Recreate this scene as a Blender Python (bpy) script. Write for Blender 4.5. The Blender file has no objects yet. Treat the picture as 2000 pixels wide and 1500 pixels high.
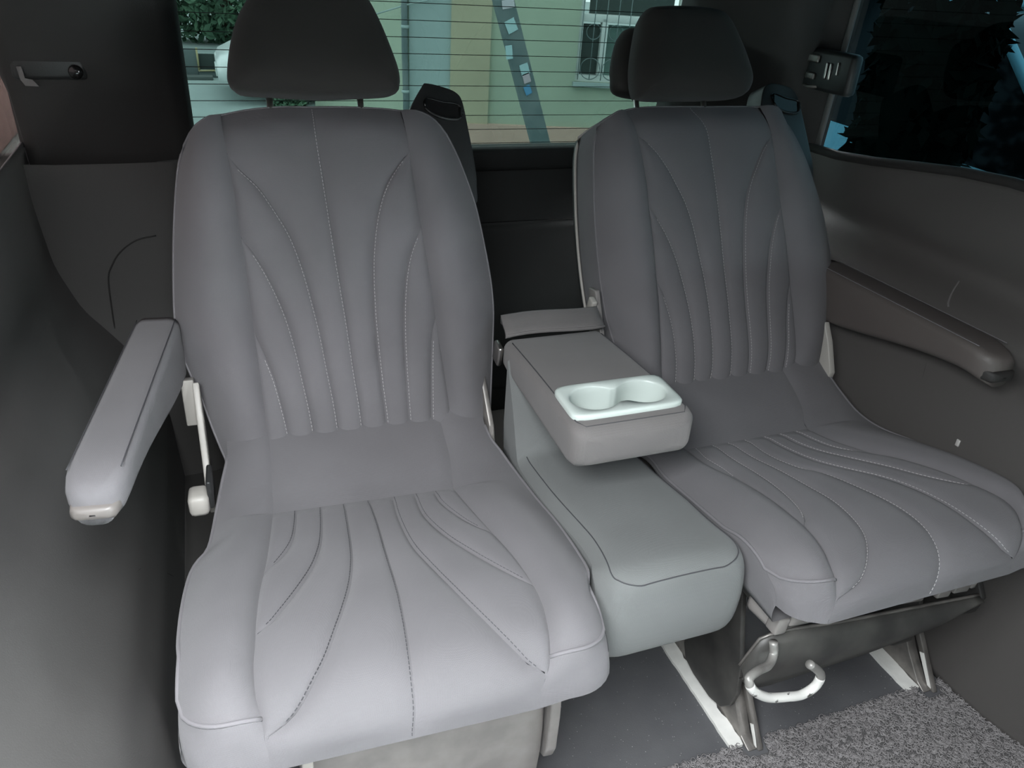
import bpy, bmesh, math, random
import numpy as np
from mathutils import Vector, Matrix, Euler

# ------------------------------------------------------------------ scene, camera, light
scene = bpy.context.scene
COL = scene.collection
vs = scene.view_settings
vs.view_transform = 'Standard'; vs.look = 'None'; vs.gamma = 1.0; vs.use_curve_mapping = False
vs.exposure = 5.6
scene.cycles.max_bounces = 12
scene.cycles.transparent_max_bounces = 16
scene.cycles.sample_clamp_indirect = 4.0

cam_d = bpy.data.cameras.new('camera'); cam = bpy.data.objects.new('camera', cam_d); COL.objects.link(cam)
cam_d.sensor_fit = 'HORIZONTAL'; cam_d.sensor_width = 36.0; cam_d.lens = 36.0 * 1500 / 2000
cam_d.clip_start = 0.01; cam_d.clip_end = 200
cam.matrix_world = Matrix(((0.937338, 0.119969, -0.327115, 0.0),
                           (-0.343321, 0.478062, -0.808448, 0.0),
                           (0.059393, 0.870094, 0.489294, 1.2),
                           (0, 0, 0, 1)))
scene.camera = cam

w = bpy.data.worlds.new('overcast'); scene.world = w; w.use_nodes = True
bgn = w.node_tree.nodes['Background']
bgn.inputs[0].default_value = (0.93, 0.97, 1.0, 1); bgn.inputs[1].default_value = 1.0

def portal(loc, rot, sx, sy):
    d = bpy.data.lights.new('sky_portal', 'AREA'); d.shape = 'RECTANGLE'; d.size = sx; d.size_y = sy
    d.cycles.is_portal = True
    o = bpy.data.objects.new('sky_portal', d); COL.objects.link(o); o.location = loc; o.rotation_euler = rot
    return o

# ------------------------------------------------------------------ materials
def mat(name, col, rough=0.6, metal=0.0, var=0.0, vscale=8.0, bump=0.0, bscale=200.0, sheen=0.0, spec=0.5, col2=None, vlo=0.35, vhi=0.65, detail=4.0):
    m = bpy.data.materials.new(name); m.use_nodes = True
    nt = m.node_tree; p = nt.nodes['Principled BSDF']
    p.inputs['Base Color'].default_value = (*col, 1); p.inputs['Roughness'].default_value = rough
    p.inputs['Metallic'].default_value = metal; p.inputs['Specular IOR Level'].default_value = spec
    if sheen:
        p.inputs['Sheen Weight'].default_value = sheen; p.inputs['Sheen Roughness'].default_value = 0.4
    tc = nt.nodes.new('ShaderNodeTexCoord')
    if var or col2:
        n = nt.nodes.new('ShaderNodeTexNoise'); n.inputs['Scale'].default_value = vscale; n.inputs['Detail'].default_value = detail
        nt.links.new(tc.outputs['Object'], n.inputs['Vector'])
        r = nt.nodes.new('ShaderNodeValToRGB')
        c2 = col2 if col2 else tuple(min(1, c * (1 + var)) for c in col)
        c1 = col if col2 else tuple(c * (1 - var) for c in col)
        r.color_ramp.elements[0].position = vlo; r.color_ramp.elements[0].color = (*c1, 1)
        r.color_ramp.elements[1].position = vhi; r.color_ramp.elements[1].color = (*c2, 1)
        nt.links.new(n.outputs['Fac'], r.inputs['Fac']); nt.links.new(r.outputs['Color'], p.inputs['Base Color'])
    if bump:
        n = nt.nodes.new('ShaderNodeTexNoise'); n.inputs['Scale'].default_value = bscale; n.inputs['Detail'].default_value = 2
        nt.links.new(tc.outputs['Object'], n.inputs['Vector'])
        b = nt.nodes.new('ShaderNodeBump'); b.inputs['Strength'].default_value = bump; b.inputs['Distance'].default_value = 0.002
        nt.links.new(n.outputs['Fac'], b.inputs['Height']); nt.links.new(b.outputs['Normal'], p.inputs['Normal'])
    return m

def weave(name, col, scale, bump, rough=0.9):
    """woven cloth: crossed fine waves as bump and a slight thread contrast"""
    m = bpy.data.materials.new(name); m.use_nodes = True
    nt = m.node_tree; p = nt.nodes['Principled BSDF']; p.inputs['Roughness'].default_value = rough
    p.inputs['Specular IOR Level'].default_value = 0.25
    p.inputs['Sheen Weight'].default_value = 0.12; p.inputs['Sheen Roughness'].default_value = 0.45
    tc = nt.nodes.new('ShaderNodeTexCoord'); mx = []
    for ax in ('X', 'Y', 'Z'):
        wv = nt.nodes.new('ShaderNodeTexWave'); wv.bands_direction = ax; wv.inputs['Scale'].default_value = scale
        wv.inputs['Distortion'].default_value = 0.4
        nt.links.new(tc.outputs['Object'], wv.inputs['Vector']); mx.append(wv)
    a1 = nt.nodes.new('ShaderNodeMath'); a1.operation = 'ADD'; nt.links.new(mx[0].outputs['Fac'], a1.inputs[0]); nt.links.new(mx[1].outputs['Fac'], a1.inputs[1])
    a2 = nt.nodes.new('ShaderNodeMath'); a2.operation = 'ADD'; nt.links.new(a1.outputs[0], a2.inputs[0]); nt.links.new(mx[2].outputs['Fac'], a2.inputs[1])
    b = nt.nodes.new('ShaderNodeBump'); b.inputs['Strength'].default_value = bump; b.inputs['Distance'].default_value = 0.0006
    nt.links.new(a2.outputs[0], b.inputs['Height']); nt.links.new(b.outputs['Normal'], p.inputs['Normal'])
    ns = nt.nodes.new('ShaderNodeTexNoise'); ns.inputs['Scale'].default_value = 5; nt.links.new(tc.outputs['Object'], ns.inputs['Vector'])
    r = nt.nodes.new('ShaderNodeValToRGB'); r.color_ramp.elements[0].color = (*[c * .92 for c in col], 1); r.color_ramp.elements[1].color = (*[c * 1.08 for c in col], 1)
    r.color_ramp.elements[0].position = .35; r.color_ramp.elements[1].position = .65
    nt.links.new(ns.outputs['Fac'], r.inputs['Fac']); nt.links.new(r.outputs['Color'], p.inputs['Base Color'])
    return m

def glass(name, tint, ior=1.45):
    m = bpy.data.materials.new(name); m.use_nodes = True; nt = m.node_tree
    for n in list(nt.nodes): nt.nodes.remove(n)
    out = nt.nodes.new('ShaderNodeOutputMaterial'); t = nt.nodes.new('ShaderNodeBsdfTransparent'); t.inputs[0].default_value = (*tint, 1)
    g = nt.nodes.new('ShaderNodeBsdfGlossy'); g.inputs['Roughness'].default_value = 0.02
    f = nt.nodes.new('ShaderNodeFresnel'); f.inputs[0].default_value = ior
    mx = nt.nodes.new('ShaderNodeMixShader')
    nt.links.new(f.outputs[0], mx.inputs[0]); nt.links.new(t.outputs[0], mx.inputs[1]); nt.links.new(g.outputs[0], mx.inputs[2])
    nt.links.new(mx.outputs[0], out.inputs[0]); return m

M = dict(
    fabric=weave('grey_seat_fabric', (.150, .144, .150), 420, .35),
    console=weave('console_fabric', (.150, .156, .153), 300, .3),
    taupe=weave('armrest_fabric', (.160, .150, .146), 300, .35),
    thread=mat('light_thread', (.42, .40, .40), .8),
    threadd=mat('dark_thread', (.05, .05, .055), .8),
    piping=weave('piping_fabric', (.17, .162, .17), 420, .2),
    headrest=weave('headrest_shaded_fabric', (.037, .034, .032), 420, .25),  # likely the seat fabric; headrest shade is put into this darker colour
    shell=mat('seat_shell_plastic', (.05, .05, .05), .6),
    black=mat('black_plastic', (.022, .023, .023), .42, bump=.15, bscale=900),
    gloss=mat('gloss_black_plastic', (.012, .012, .012), .15),
    chrome=mat('brushed_steel', (.6, .58, .55), .3, 1.0),
    cream=mat('cream_plastic', (.38, .36, .33), .45, var=.06),
    cup=mat('mint_white_plastic', (.54, .60, .565), .34),
    plate=mat('grey_painted_steel', (.21, .195, .185), .45, var=.12, vscale=25),
    dplate=mat('worn_dark_steel', (.05, .048, .046), .5, .2, col2=(.12, .115, .105), vscale=14, vlo=.35, vhi=.8),
    rail=mat('rail_steel', (.16, .15, .14), .4, .5, col2=(.30, .28, .26), vscale=20, vlo=.4, vhi=.7),
    lever=mat('chipped_lever_paint', (.62, .61, .58), .4, col2=(.06, .055, .05), vscale=55, vlo=.60, vhi=.63),
    strip=mat('white_foam_strip', (.82, .81, .77), .8, var=.05, vscale=40),
    vinyl=mat('dark_floor_vinyl', (.085, .085, .092), .7, col2=(.12, .12, .125), vscale=6, bump=.2, bscale=400),
    dust=mat('dust_specks', (.45, .44, .42), .9),
    coil=mat('grey_coil_vinyl', (.27, .255, .255), .6),
    trim=mat('grey_trim_plastic', (.090, .087, .084), .6, bump=.15, bscale=500, var=.08, vscale=3),
    trimd=mat('dark_trim_plastic', (.020, .0185, .0175), .65, bump=.15, bscale=500),
    roof=mat('dark_headliner', (.022, .020, .019), .9, bump=.2, bscale=300),
    backtrim=mat('black_tailgate_trim', (.020, .022, .021), .7, bump=.15, bscale=500),
    rglass=glass('green_privacy_glass', (.0155, .0205, .0195), 1.25),
    sglass=glass('dark_privacy_glass', (.0036, .0078, .0094), 1.10), lglass=glass('quarter_window_glass', (.015, .0125, .012), 1.1),
    wire=mat('heater_wire', (.02, .02, .02), .6),
    wgreen=mat('pale_green_render', (.36, .44, .34), .9, var=.05, vscale=2),
    wblue=mat('pale_blue_render', (.33, .43, .42), .9, var=.04, vscale=2),
    wcream=mat('cream_render', (.42, .40, .28), .9, var=.05, vscale=2),
    wpink=mat('pink_plinth', (.52, .37, .30), .9, var=.06, vscale=3),
    slate=mat('grey_blue_paint', (.10, .15, .155), .7, col2=(.16, .21, .21), vscale=6),
    dark=mat('dark_opening', (.035, .055, .05), .5),
    curtain=mat('grey_curtain', (.12, .2, .18), .9, var=.2, vscale=6),
    white=mat('white_paint', (.62, .68, .66), .5),
    paper1=mat('pale_blue_paper', (.38, .58, .60), .8), paper2=mat('white_paper', (.52, .52, .56), .8),
    paper3=mat('blue_paper', (.10, .30, .50), .8), paper4=mat('pink_paper', (.48, .42, .46), .8),
    asphalt=mat('pale_asphalt', (.30, .37, .36), .95, var=.08, vscale=1.5),
    shadowed_kerb=mat('kerb_stone_with_shadow', (.10, .12, .115), .9),
    greywall=mat('grey_garden_wall', (.13, .17, .17), .9, var=.1, vscale=2),
    ochre=mat('ochre_frame', (.40, .36, .20), .8),
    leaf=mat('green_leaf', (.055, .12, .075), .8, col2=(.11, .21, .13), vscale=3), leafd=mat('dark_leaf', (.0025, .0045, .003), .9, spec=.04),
    bark=mat('bark', (.10, .08, .06), .9),
    carwhite=mat('white_car_paint', (.72, .78, .78), .25), carblue=mat('pale_blue_car_paint', (.32, .62, .72), .25),
    tyre=mat('tyre_rubber', (.02, .02, .02), .8), carglass=mat('dark_car_glass', (.006, .008, .009), .1, spec=.12),
    orange=mat('orange_sign_paint', (.65, .20, .05), .6), pinkwall=mat('rose_wall', (.42, .30, .28), .9, var=.05),
    cap=mat('brown_grey_plastic', (.16, .145, .135), .4), steel=mat('lever_steel', (.34, .33, .31), .4, .3, col2=(.20, .19, .18), vscale=30),
    trimm=mat('mid_dark_trim', (.060, .057, .054), .65, bump=.15, bscale=500), trimr=mat('right_trim_plastic', (.080, .074, .070), .6, bump=.15, bscale=500), matback=mat('dark_mat_backing', (.10, .096, .096), .9),
    armdark=mat('brown_armrest_leather', (.095, .082, .076), .55, bump=.1, bscale=300),
    scuff=mat('scuff', (.5, .48, .46), .8),
)

# ------------------------------------------------------------------ helpers
def link(name, me, m=None, parent=None, smooth=True, **props):
    o = bpy.data.objects.new(name, me); COL.objects.link(o)
    if m is not None:
        if isinstance(m, (list, tuple)):
            for x in m: me.materials.append(x)
        else: me.materials.append(m)
    if smooth and len(me.polygons): me.polygons.foreach_set('use_smooth', [True] * len(me.polygons))
    if parent is not None: o.parent = parent
    for k, v in props.items(): o[k] = v
    return o
def pyd(name, V, F, m=None, parent=None, smooth=True, **props):
    me = bpy.data.meshes.new(name); me.from_pydata([tuple(map(float, v)) for v in V], [], F); me.update()
    bm = bmesh.new(); bm.from_mesh(me); bmesh.ops.recalc_face_normals(bm, faces=bm.faces); bm.to_mesh(me); bm.free()
    return link(name, me, m, parent, smooth, **props)
def frombm(name, bm, m=None, parent=None, smooth=False, **props):
    bmesh.ops.recalc_face_normals(bm, faces=bm.faces)
    me = bpy.data.meshes.new(name); bm.to_mesh(me); bm.free()
    return link(name, me, m, parent, smooth, **props)
def thing(name, label, cat, loc=(0, 0, 0), yaw=0, group=None):
    o = bpy.data.objects.new(name, None); COL.objects.link(o); o.empty_display_size = .1
    o.location = loc; o.rotation_euler = (0, 0, math.radians(yaw)); o['label'] = label; o['category'] = cat
    if group: o['group'] = group
    return o
def tag(o, label, cat, group=None):
    o['label'] = label; o['category'] = cat
    if group: o['group'] = group
    return o
def struct(o): o['kind'] = 'structure'; return o
def grid(P, name, m=None, parent=None, flip=False, **props):
    """P[row][col] -> surface"""
    n, k = len(P), len(P[0]); V = [p for r in P for p in r]
    F = [(i * k + j, i * k + j + 1, (i + 1) * k + j + 1, (i + 1) * k + j) for i in range(n - 1) for j in range(k - 1)]
    if flip: F = [f[::-1] for f in F]
    me = bpy.data.meshes.new(name); me.from_pydata([tuple(map(float, v)) for v in V], [], F)
    bm = bmesh.new(); bm.from_mesh(me); bmesh.ops.remove_doubles(bm, verts=bm.verts, dist=1e-5)
    bmesh.ops.recalc_face_normals(bm, faces=bm.faces); bm.to_mesh(me); bm.free()
    return link(name, me, m, parent, True, **props)
def add_box(bm, c, s, rot=(0, 0, 0), bev=0.0, seg=2):
    r = bmesh.ops.create_cube(bm, size=1.0); vs_ = r['verts']
    bmesh.ops.scale(bm, vec=s, verts=vs_)
    if bev:
        es = list({e for v in vs_ for e in v.link_edges})
        g = bmesh.ops.bevel(bm, geom=es, offset=bev, segments=seg, profile=.5, affect='EDGES')
        vs_ = list({v for f in g['faces'] for v in f.verts} | {v for v in vs_ if v.is_valid})
    mt = Matrix.Translation(c) @ Euler(rot).to_matrix().to_4x4()
    bmesh.ops.transform(bm, matrix=mt, verts=vs_)
    return vs_
def box(name, c, s, m, parent=None, rot=(0, 0, 0), bev=0.0, seg=2, **props):
    bm = bmesh.new(); add_box(bm, c, s, rot, bev, seg); return frombm(name, bm, m, parent, bev > 0, **props)
def smoothpath(P, n):
    P = [Vector(p) for p in P]; Q = [2 * P[0] - P[1]] + P + [2 * P[-1] - P[-2]]; out = []
    for i in range(1, len(Q) - 2):
        for k in range(n):
            t = k / n; a, b, c, d = Q[i - 1], Q[i], Q[i + 1], Q[i + 2]
            out.append(.5 * ((2 * b) + (c - a) * t + (2 * a - 5 * b + 4 * c - d) * t * t + (3 * b - a - 3 * c + d) * t ** 3))
    out.append(P[-1]); return out
def tube_geo(path, r, seg=8):
    P = [Vector(p) for p in path]; V, F = [], []
    up = Vector((0.31, 0.2, 0.93)).normalized()
    for i, p in enumerate(P):
        t = (P[min(i + 1, len(P) - 1)] - P[max(i - 1, 0)]).normalized()
        a = t.cross(up)
        if a.length < 1e-3: a = t.cross(Vector((1, 0, 0)))
        a.normalize(); b = t.cross(a); up = a.cross(t) if False else up
        rr = r[i] if isinstance(r, (list, tuple)) else r
        for k in range(seg):
            w_ = 2 * math.pi * k / seg; V.append(p + a * (rr * math.cos(w_)) + b * (rr * math.sin(w_)))
    n = len(P)
    for i in range(n - 1):
        for k in range(seg):
            F.append((i * seg + k, i * seg + (k + 1) % seg, (i + 1) * seg + (k + 1) % seg, (i + 1) * seg + k))
    F.append(tuple(range(seg))[::-1]); F.append(tuple((n - 1) * seg + k for k in range(seg)))
    return V, F
def tube(name, path, r, m, parent=None, seg=8, **props):
    V, F = tube_geo(path, r, seg); return pyd(name, V, F, m, parent, True, **props)
def prism(name, outline, ext, m, parent=None, bev=0.0, **props):
    """outline: list of 3-D points (planar), extruded along vector ext"""
    bm = bmesh.new(); vs_ = [bm.verts.new(p) for p in outline]; f = bm.faces.new(vs_)
    g = bmesh.ops.extrude_face_region(bm, geom=[f]); nv = [x for x in g['geom'] if isinstance(x, bmesh.types.BMVert)]
    bmesh.ops.translate(bm, vec=ext, verts=nv)
    if bev:
        bmesh.ops.bevel(bm, geom=list(bm.edges), offset=bev, segments=2, profile=.5, affect='EDGES', clamp_overlap=True)
    return frombm(name, bm, m, parent, bev > 0, **props)
def lathe(name, prof, m, parent=None, n=24, loc=(0, 0, 0), rot=(0, 0, 0), **props):
    R = Euler(rot).to_matrix(); L = Vector(loc)
    P = [[L + R @ Vector((r * math.cos(2 * math.pi * k / n), r * math.sin(2 * math.pi * k / n), z)) for k in range(n + 1)] for r, z in prof]
    return grid(P, name, m, parent, **props)
def roundrect(cx, cy, w_, h_, r, n=5):
    out = []
    for qx, qy, a0 in ((1, 1, 0), (-1, 1, 90), (-1, -1, 180), (1, -1, 270)):
        for k in range(n + 1):
            a = math.radians(a0 + 90 * k / n)
            out.append((cx + qx * (w_ / 2 - r) + r * math.cos(a), cy + qy * (h_ / 2 - r) + r * math.sin(a)))
    return out
def smoothstep(a, b, x):
    t = min(max((x - a) / (b - a), 0), 1); return t * t * (3 - 2 * t)
# measured curves of the seat covers in metres: (position along, position across)
PROFILE = [(0.285,0.478),(0.2745,0.4726),(0.264,0.4671),(0.2534,0.4618),(0.2426,0.457),(0.2315,0.4528),(0.2203,0.4489),(0.2091,0.4453),(0.1977,0.4418),(0.1863,0.4386),(0.1749,0.4357),(0.1634,0.4328),(0.1518,0.4307),(0.1399,0.43),(0.1281,0.4301),(0.1163,0.4307),(0.1045,0.4316),(0.0927,0.4326),(0.0809,0.4339),(0.0692,0.4353),(0.0574,0.4369),(0.0457,0.4387),(0.0341,0.4406),(0.0224,0.4428),(0.0108,0.4451),(-0.0008,0.4475),(-0.0124,0.4499),(-0.0239,0.4524),(-0.0355,0.4549),(-0.0471,0.4574),(-0.0587,0.4599),(-0.0702,0.4624),(-0.0818,0.465),(-0.0933,0.4676),(-0.1049,0.4702),(-0.1164,0.4728),(-0.128,0.4754),(-0.1395,0.4779),(-0.1512,0.4802),(-0.1628,0.4824),(-0.1744,0.4845),(-0.1861,0.4863),(-0.1979,0.4878),(-0.2097,0.489),(-0.2215,0.4899),(-0.2333,0.4904),(-0.2451,0.4901),(-0.2569,0.4887),(-0.2683,0.4857),(-0.2793,0.4812),(-0.2893,0.475),(-0.2978,0.4668),(-0.3044,0.457),(-0.3093,0.4462),(-0.312,0.4347),(-0.3117,0.423),(-0.308,0.4117),(-0.3017,0.4018),(-0.2919,0.3953),(-0.2806,0.3919)]
LEFT_BACK = {
  'TOP': [(-0.2222,0.5125),(-0.2176,0.5195),(-0.213,0.5266),(-0.2078,0.5332),(-0.2016,0.5389),(-0.1948,0.5438),(-0.1877,0.5482),(-0.1804,0.5521),(-0.1729,0.5555),(-0.1651,0.5581),(-0.1573,0.5603),(-0.1493,0.5623),(-0.1414,0.564),(-0.1333,0.5656),(-0.1253,0.5671),(-0.1172,0.5685),(-0.109,0.5696),(-0.1008,0.5706),(-0.0926,0.5714),(-0.0844,0.5721),(-0.0761,0.5727),(-0.0679,0.5732),(-0.0595,0.5736),(-0.0512,0.5738),(-0.0429,0.5738),(-0.0345,0.5737),(-0.0261,0.5735),(-0.0177,0.5734),(-0.0092,0.5735),(-0.0007,0.5737),(0.0078,0.5739),(0.0164,0.574),(0.025,0.5741),(0.0337,0.574),(0.0423,0.5739),(0.051,0.5737),(0.0597,0.5735),(0.0684,0.5732),(0.0772,0.5729),(0.0859,0.5724),(0.0948,0.572),(0.1036,0.5715),(0.1124,0.5708),(0.1213,0.5701),(0.1301,0.5689),(0.1388,0.5672),(0.1476,0.5657),(0.1564,0.5642),(0.1651,0.5622),(0.1735,0.5592),(0.1816,0.5557),(0.1895,0.5517),(0.1971,0.5471),(0.204,0.5417),(0.2098,0.5352),(0.2155,0.5284)],
  'OL': [(0.0689,-0.2094),(0.0887,-0.2131),(0.1091,-0.2163),(0.1299,-0.2194),(0.1508,-0.2225),(0.1707,-0.2254),(0.1907,-0.2282),(0.2108,-0.2307),(0.2309,-0.2331),(0.2508,-0.2356),(0.2705,-0.2386),(0.2899,-0.2419),(0.3092,-0.2453),(0.3284,-0.2488),(0.3477,-0.252),(0.367,-0.2552),(0.3863,-0.2583),(0.4058,-0.2609),(0.4256,-0.2628),(0.4456,-0.264),(0.4657,-0.2647),(0.4859,-0.265),(0.506,-0.265),(0.5262,-0.2646),(0.5463,-0.2639),(0.5664,-0.263),(0.5865,-0.262),(0.6065,-0.261),(0.6266,-0.26),(0.6466,-0.2589),(0.6666,-0.2577),(0.6866,-0.2565),(0.7066,-0.2553),(0.7266,-0.254),(0.7465,-0.2526),(0.7664,-0.2511),(0.7863,-0.2495),(0.8062,-0.2479),(0.8261,-0.2462),(0.8459,-0.2444),(0.8658,-0.2426),(0.8856,-0.2406),(0.9054,-0.2386),(0.9251,-0.2363),(0.9448,-0.2338),(0.9643,-0.2307),(0.9833,-0.2268),(1.,-0.2226)],
  'OR': [(0.0311,0.2455),(0.0544,0.2472),(0.0777,0.249),(0.101,0.2507),(0.1244,0.2524),(0.1476,0.2541),(0.1709,0.2559),(0.1942,0.2576),(0.2175,0.2593),(0.2407,0.261),(0.2639,0.2628),(0.2871,0.2646),(0.3103,0.2664),(0.3335,0.2682),(0.3567,0.2699),(0.3799,0.2715),(0.4031,0.2732),(0.4263,0.2747),(0.4495,0.2758),(0.4728,0.2763),(0.496,0.2765),(0.5192,0.2761),(0.5424,0.2755),(0.5654,0.2745),(0.5884,0.2733),(0.6113,0.272),(0.6341,0.2705),(0.6569,0.2689),(0.6796,0.2674),(0.7023,0.2658),(0.7249,0.264),(0.7474,0.2621),(0.7698,0.26),(0.792,0.2574),(0.8139,0.2543),(0.8356,0.2509),(0.8571,0.2474),(0.8786,0.2437),(0.8999,0.24),(0.9209,0.2359),(0.9418,0.2317),(0.9622,0.2269),(0.9823,0.2218),(1.,0.2167)],
  'SL': [(0.0977,-0.1408),(0.1189,-0.1409),(0.1401,-0.1409),(0.1612,-0.141),(0.1823,-0.1412),(0.2034,-0.1414),(0.2244,-0.1417),(0.2455,-0.1421),(0.2665,-0.1424),(0.2874,-0.1428),(0.3084,-0.1431),(0.3293,-0.1435),(0.3503,-0.1438),(0.3711,-0.1442),(0.392,-0.1445),(0.4128,-0.1447),(0.4336,-0.1448),(0.4544,-0.145),(0.4751,-0.1452),(0.4959,-0.1455),(0.5166,-0.1458),(0.5373,-0.1462),(0.558,-0.1466),(0.5786,-0.147),(0.5992,-0.1475),(0.6198,-0.148),(0.6404,-0.1486),(0.661,-0.1492),(0.6815,-0.1498),(0.7021,-0.1505),(0.7226,-0.1511),(0.7431,-0.1516),(0.7635,-0.1522),(0.784,-0.1527),(0.8044,-0.1534),(0.8248,-0.1542),(0.8452,-0.1551),(0.8656,-0.1561),(0.886,-0.1572),(0.9064,-0.1583),(0.9268,-0.1592),(0.9472,-0.1602),(0.9675,-0.1609),(0.9878,-0.1613)],
  'SR': [(0.1005,0.1715),(0.1221,0.1713),(0.1437,0.1711),(0.1653,0.1707),(0.1868,0.17),(0.2082,0.1691),(0.2295,0.1682),(0.2508,0.1674),(0.272,0.1665),(0.2932,0.1656),(0.3143,0.1647),(0.3355,0.1638),(0.3565,0.163),(0.3776,0.1622),(0.3986,0.1615),(0.4196,0.1608),(0.4406,0.1602),(0.4615,0.1595),(0.4823,0.1588),(0.5031,0.158),(0.5239,0.1572),(0.5445,0.1564),(0.5652,0.1554),(0.5858,0.1544),(0.6062,0.1533),(0.6267,0.1521),(0.6471,0.151),(0.6674,0.1499),(0.6878,0.1489),(0.7081,0.148),(0.7285,0.1472),(0.7488,0.1465),(0.7691,0.1457),(0.7893,0.1449),(0.8095,0.1441),(0.8296,0.1432),(0.8497,0.1424),(0.8698,0.1416),(0.8898,0.1408),(0.9098,0.14),(0.9298,0.1392),(0.9497,0.1385),(0.9696,0.1377),(0.9857,0.1366)],
  'C': [(0.082,0.0171),(0.106,0.0168),(0.13,0.0165),(0.1539,0.0161),(0.1777,0.0156),(0.2015,0.0148),(0.2253,0.0137),(0.2489,0.0126),(0.2726,0.0118),(0.2963,0.011),(0.3199,0.0103),(0.3434,0.0096),(0.367,0.0088),(0.3904,0.0081),(0.4139,0.0072),(0.4373,0.0063),(0.4606,0.0053),(0.4839,0.0042),(0.5071,0.0033),(0.5304,0.0023),(0.5535,0.0013),(0.5767,0.0003),(0.5997,-0.0007),(0.6228,-0.0016),(0.6458,-0.0024),(0.6688,-0.0033),(0.6918,-0.004),(0.7147,-0.0048),(0.7376,-0.0056),(0.7604,-0.0065),(0.7832,-0.0073),(0.806,-0.0081),(0.8287,-0.0089),(0.8514,-0.0097),(0.874,-0.0106),(0.8966,-0.0114),(0.9192,-0.0119),(0.9419,-0.0121),(0.9645,-0.0119),(0.9872,-0.0117)],
  'L1': [(0.0796,-0.0228),(0.1001,-0.0234),(0.1206,-0.0239),(0.141,-0.0245),(0.1614,-0.0252),(0.1817,-0.026),(0.202,-0.0271),(0.2222,-0.0282),(0.2423,-0.0295),(0.2624,-0.0308),(0.2825,-0.0321),(0.3026,-0.0332),(0.3226,-0.0344),(0.3426,-0.0355),(0.3626,-0.0367),(0.3825,-0.038),(0.4023,-0.0395),(0.422,-0.0412),(0.4417,-0.043),(0.4612,-0.045),(0.4808,-0.0469),(0.5003,-0.0489),(0.5197,-0.0509),(0.5391,-0.0531),(0.5583,-0.0556),(0.5774,-0.0583),(0.5964,-0.0611),(0.6153,-0.0642),(0.634,-0.0677),(0.6523,-0.0716),(0.6702,-0.0762),(0.6877,-0.0813),(0.7049,-0.0867),(0.7222,-0.0921),(0.7395,-0.0975),(0.7567,-0.103),(0.7735,-0.1089),(0.7898,-0.1155),(0.8052,-0.123),(0.8202,-0.1308),(0.8354,-0.1386),(0.8518,-0.1456),(0.8695,-0.1514),(0.8875,-0.1569)],
  'L2': [(0.0808,-0.0629),(0.0983,-0.0637),(0.1158,-0.0644),(0.1332,-0.0652),(0.1506,-0.066),(0.168,-0.0668),(0.1854,-0.0678),(0.2027,-0.069),(0.2199,-0.0704),(0.2372,-0.0717),(0.2544,-0.0731),(0.2716,-0.0743),(0.2887,-0.0755),(0.3059,-0.0767),(0.323,-0.0781),(0.3401,-0.0796),(0.3571,-0.0812),(0.374,-0.0829),(0.3909,-0.0848),(0.4077,-0.0868),(0.4245,-0.0891),(0.4411,-0.0916),(0.4575,-0.0943),(0.4739,-0.0973),(0.4901,-0.1005),(0.5063,-0.1038),(0.5224,-0.1073),(0.5384,-0.111),(0.5542,-0.1148),(0.57,-0.1189),(0.5856,-0.1232),(0.6011,-0.1277),(0.6163,-0.1325),(0.6313,-0.1378),(0.646,-0.1433),(0.6608,-0.1488)],
  'L3': [(0.0848,-0.1043),(0.0972,-0.1049),(0.1097,-0.1055),(0.1222,-0.1061),(0.1346,-0.1068),(0.147,-0.1076),(0.1594,-0.1086),(0.1718,-0.1096),(0.1841,-0.1107),(0.1965,-0.1118),(0.2088,-0.1129),(0.2211,-0.1141),(0.2334,-0.1152),(0.2457,-0.1165),(0.2579,-0.1179),(0.27,-0.1194),(0.2822,-0.1212),(0.2942,-0.123),(0.3062,-0.125),(0.3182,-0.127),(0.3301,-0.1292),(0.342,-0.1314),(0.3538,-0.1337),(0.3657,-0.136),(0.3775,-0.1383),(0.3894,-0.1405),(0.4013,-0.1429),(0.4131,-0.1452)],
  'R1': [(0.0847,0.0573),(0.104,0.057),(0.1232,0.0567),(0.1425,0.0564),(0.1617,0.0561),(0.1809,0.0555),(0.2,0.055),(0.2191,0.0545),(0.2382,0.0542),(0.2573,0.0539),(0.2764,0.0537),(0.2954,0.0535),(0.3145,0.0533),(0.3335,0.0532),(0.3524,0.0531),(0.3714,0.053),(0.3903,0.053),(0.4092,0.0531),(0.4282,0.0533),(0.447,0.0537),(0.4659,0.0542),(0.4848,0.0547),(0.5036,0.0553),(0.5224,0.0561),(0.5412,0.0571),(0.56,0.0582),(0.5788,0.0596),(0.5975,0.0613),(0.6162,0.0632),(0.6348,0.0654),(0.6535,0.0677),(0.672,0.0704),(0.6905,0.0734),(0.7089,0.0768),(0.7272,0.0806),(0.7452,0.0849),(0.7631,0.0898),(0.7806,0.0954),(0.7976,0.1018),(0.8141,0.1088),(0.8304,0.1163),(0.8465,0.1243),(0.8628,0.1327),(0.8796,0.1412)],
  'R2': [(0.0858,0.0963),(0.105,0.0965),(0.1241,0.0967),(0.1432,0.0969),(0.1623,0.0971),(0.1814,0.0973),(0.2005,0.0975),(0.2195,0.0978),(0.2385,0.0981),(0.2575,0.0983),(0.2765,0.0987),(0.2955,0.0991),(0.3145,0.0996),(0.3334,0.1001),(0.3523,0.1007),(0.3712,0.1014),(0.3901,0.1023),(0.409,0.1033),(0.4278,0.1044),(0.4466,0.1057),(0.4654,0.1073),(0.4842,0.1091),(0.5029,0.1111),(0.5217,0.1134),(0.5403,0.116),(0.5589,0.119),(0.5774,0.1227),(0.5957,0.1269),(0.614,0.1317),(0.6323,0.1371),(0.65,0.1434),(0.6677,0.1497)],
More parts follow.
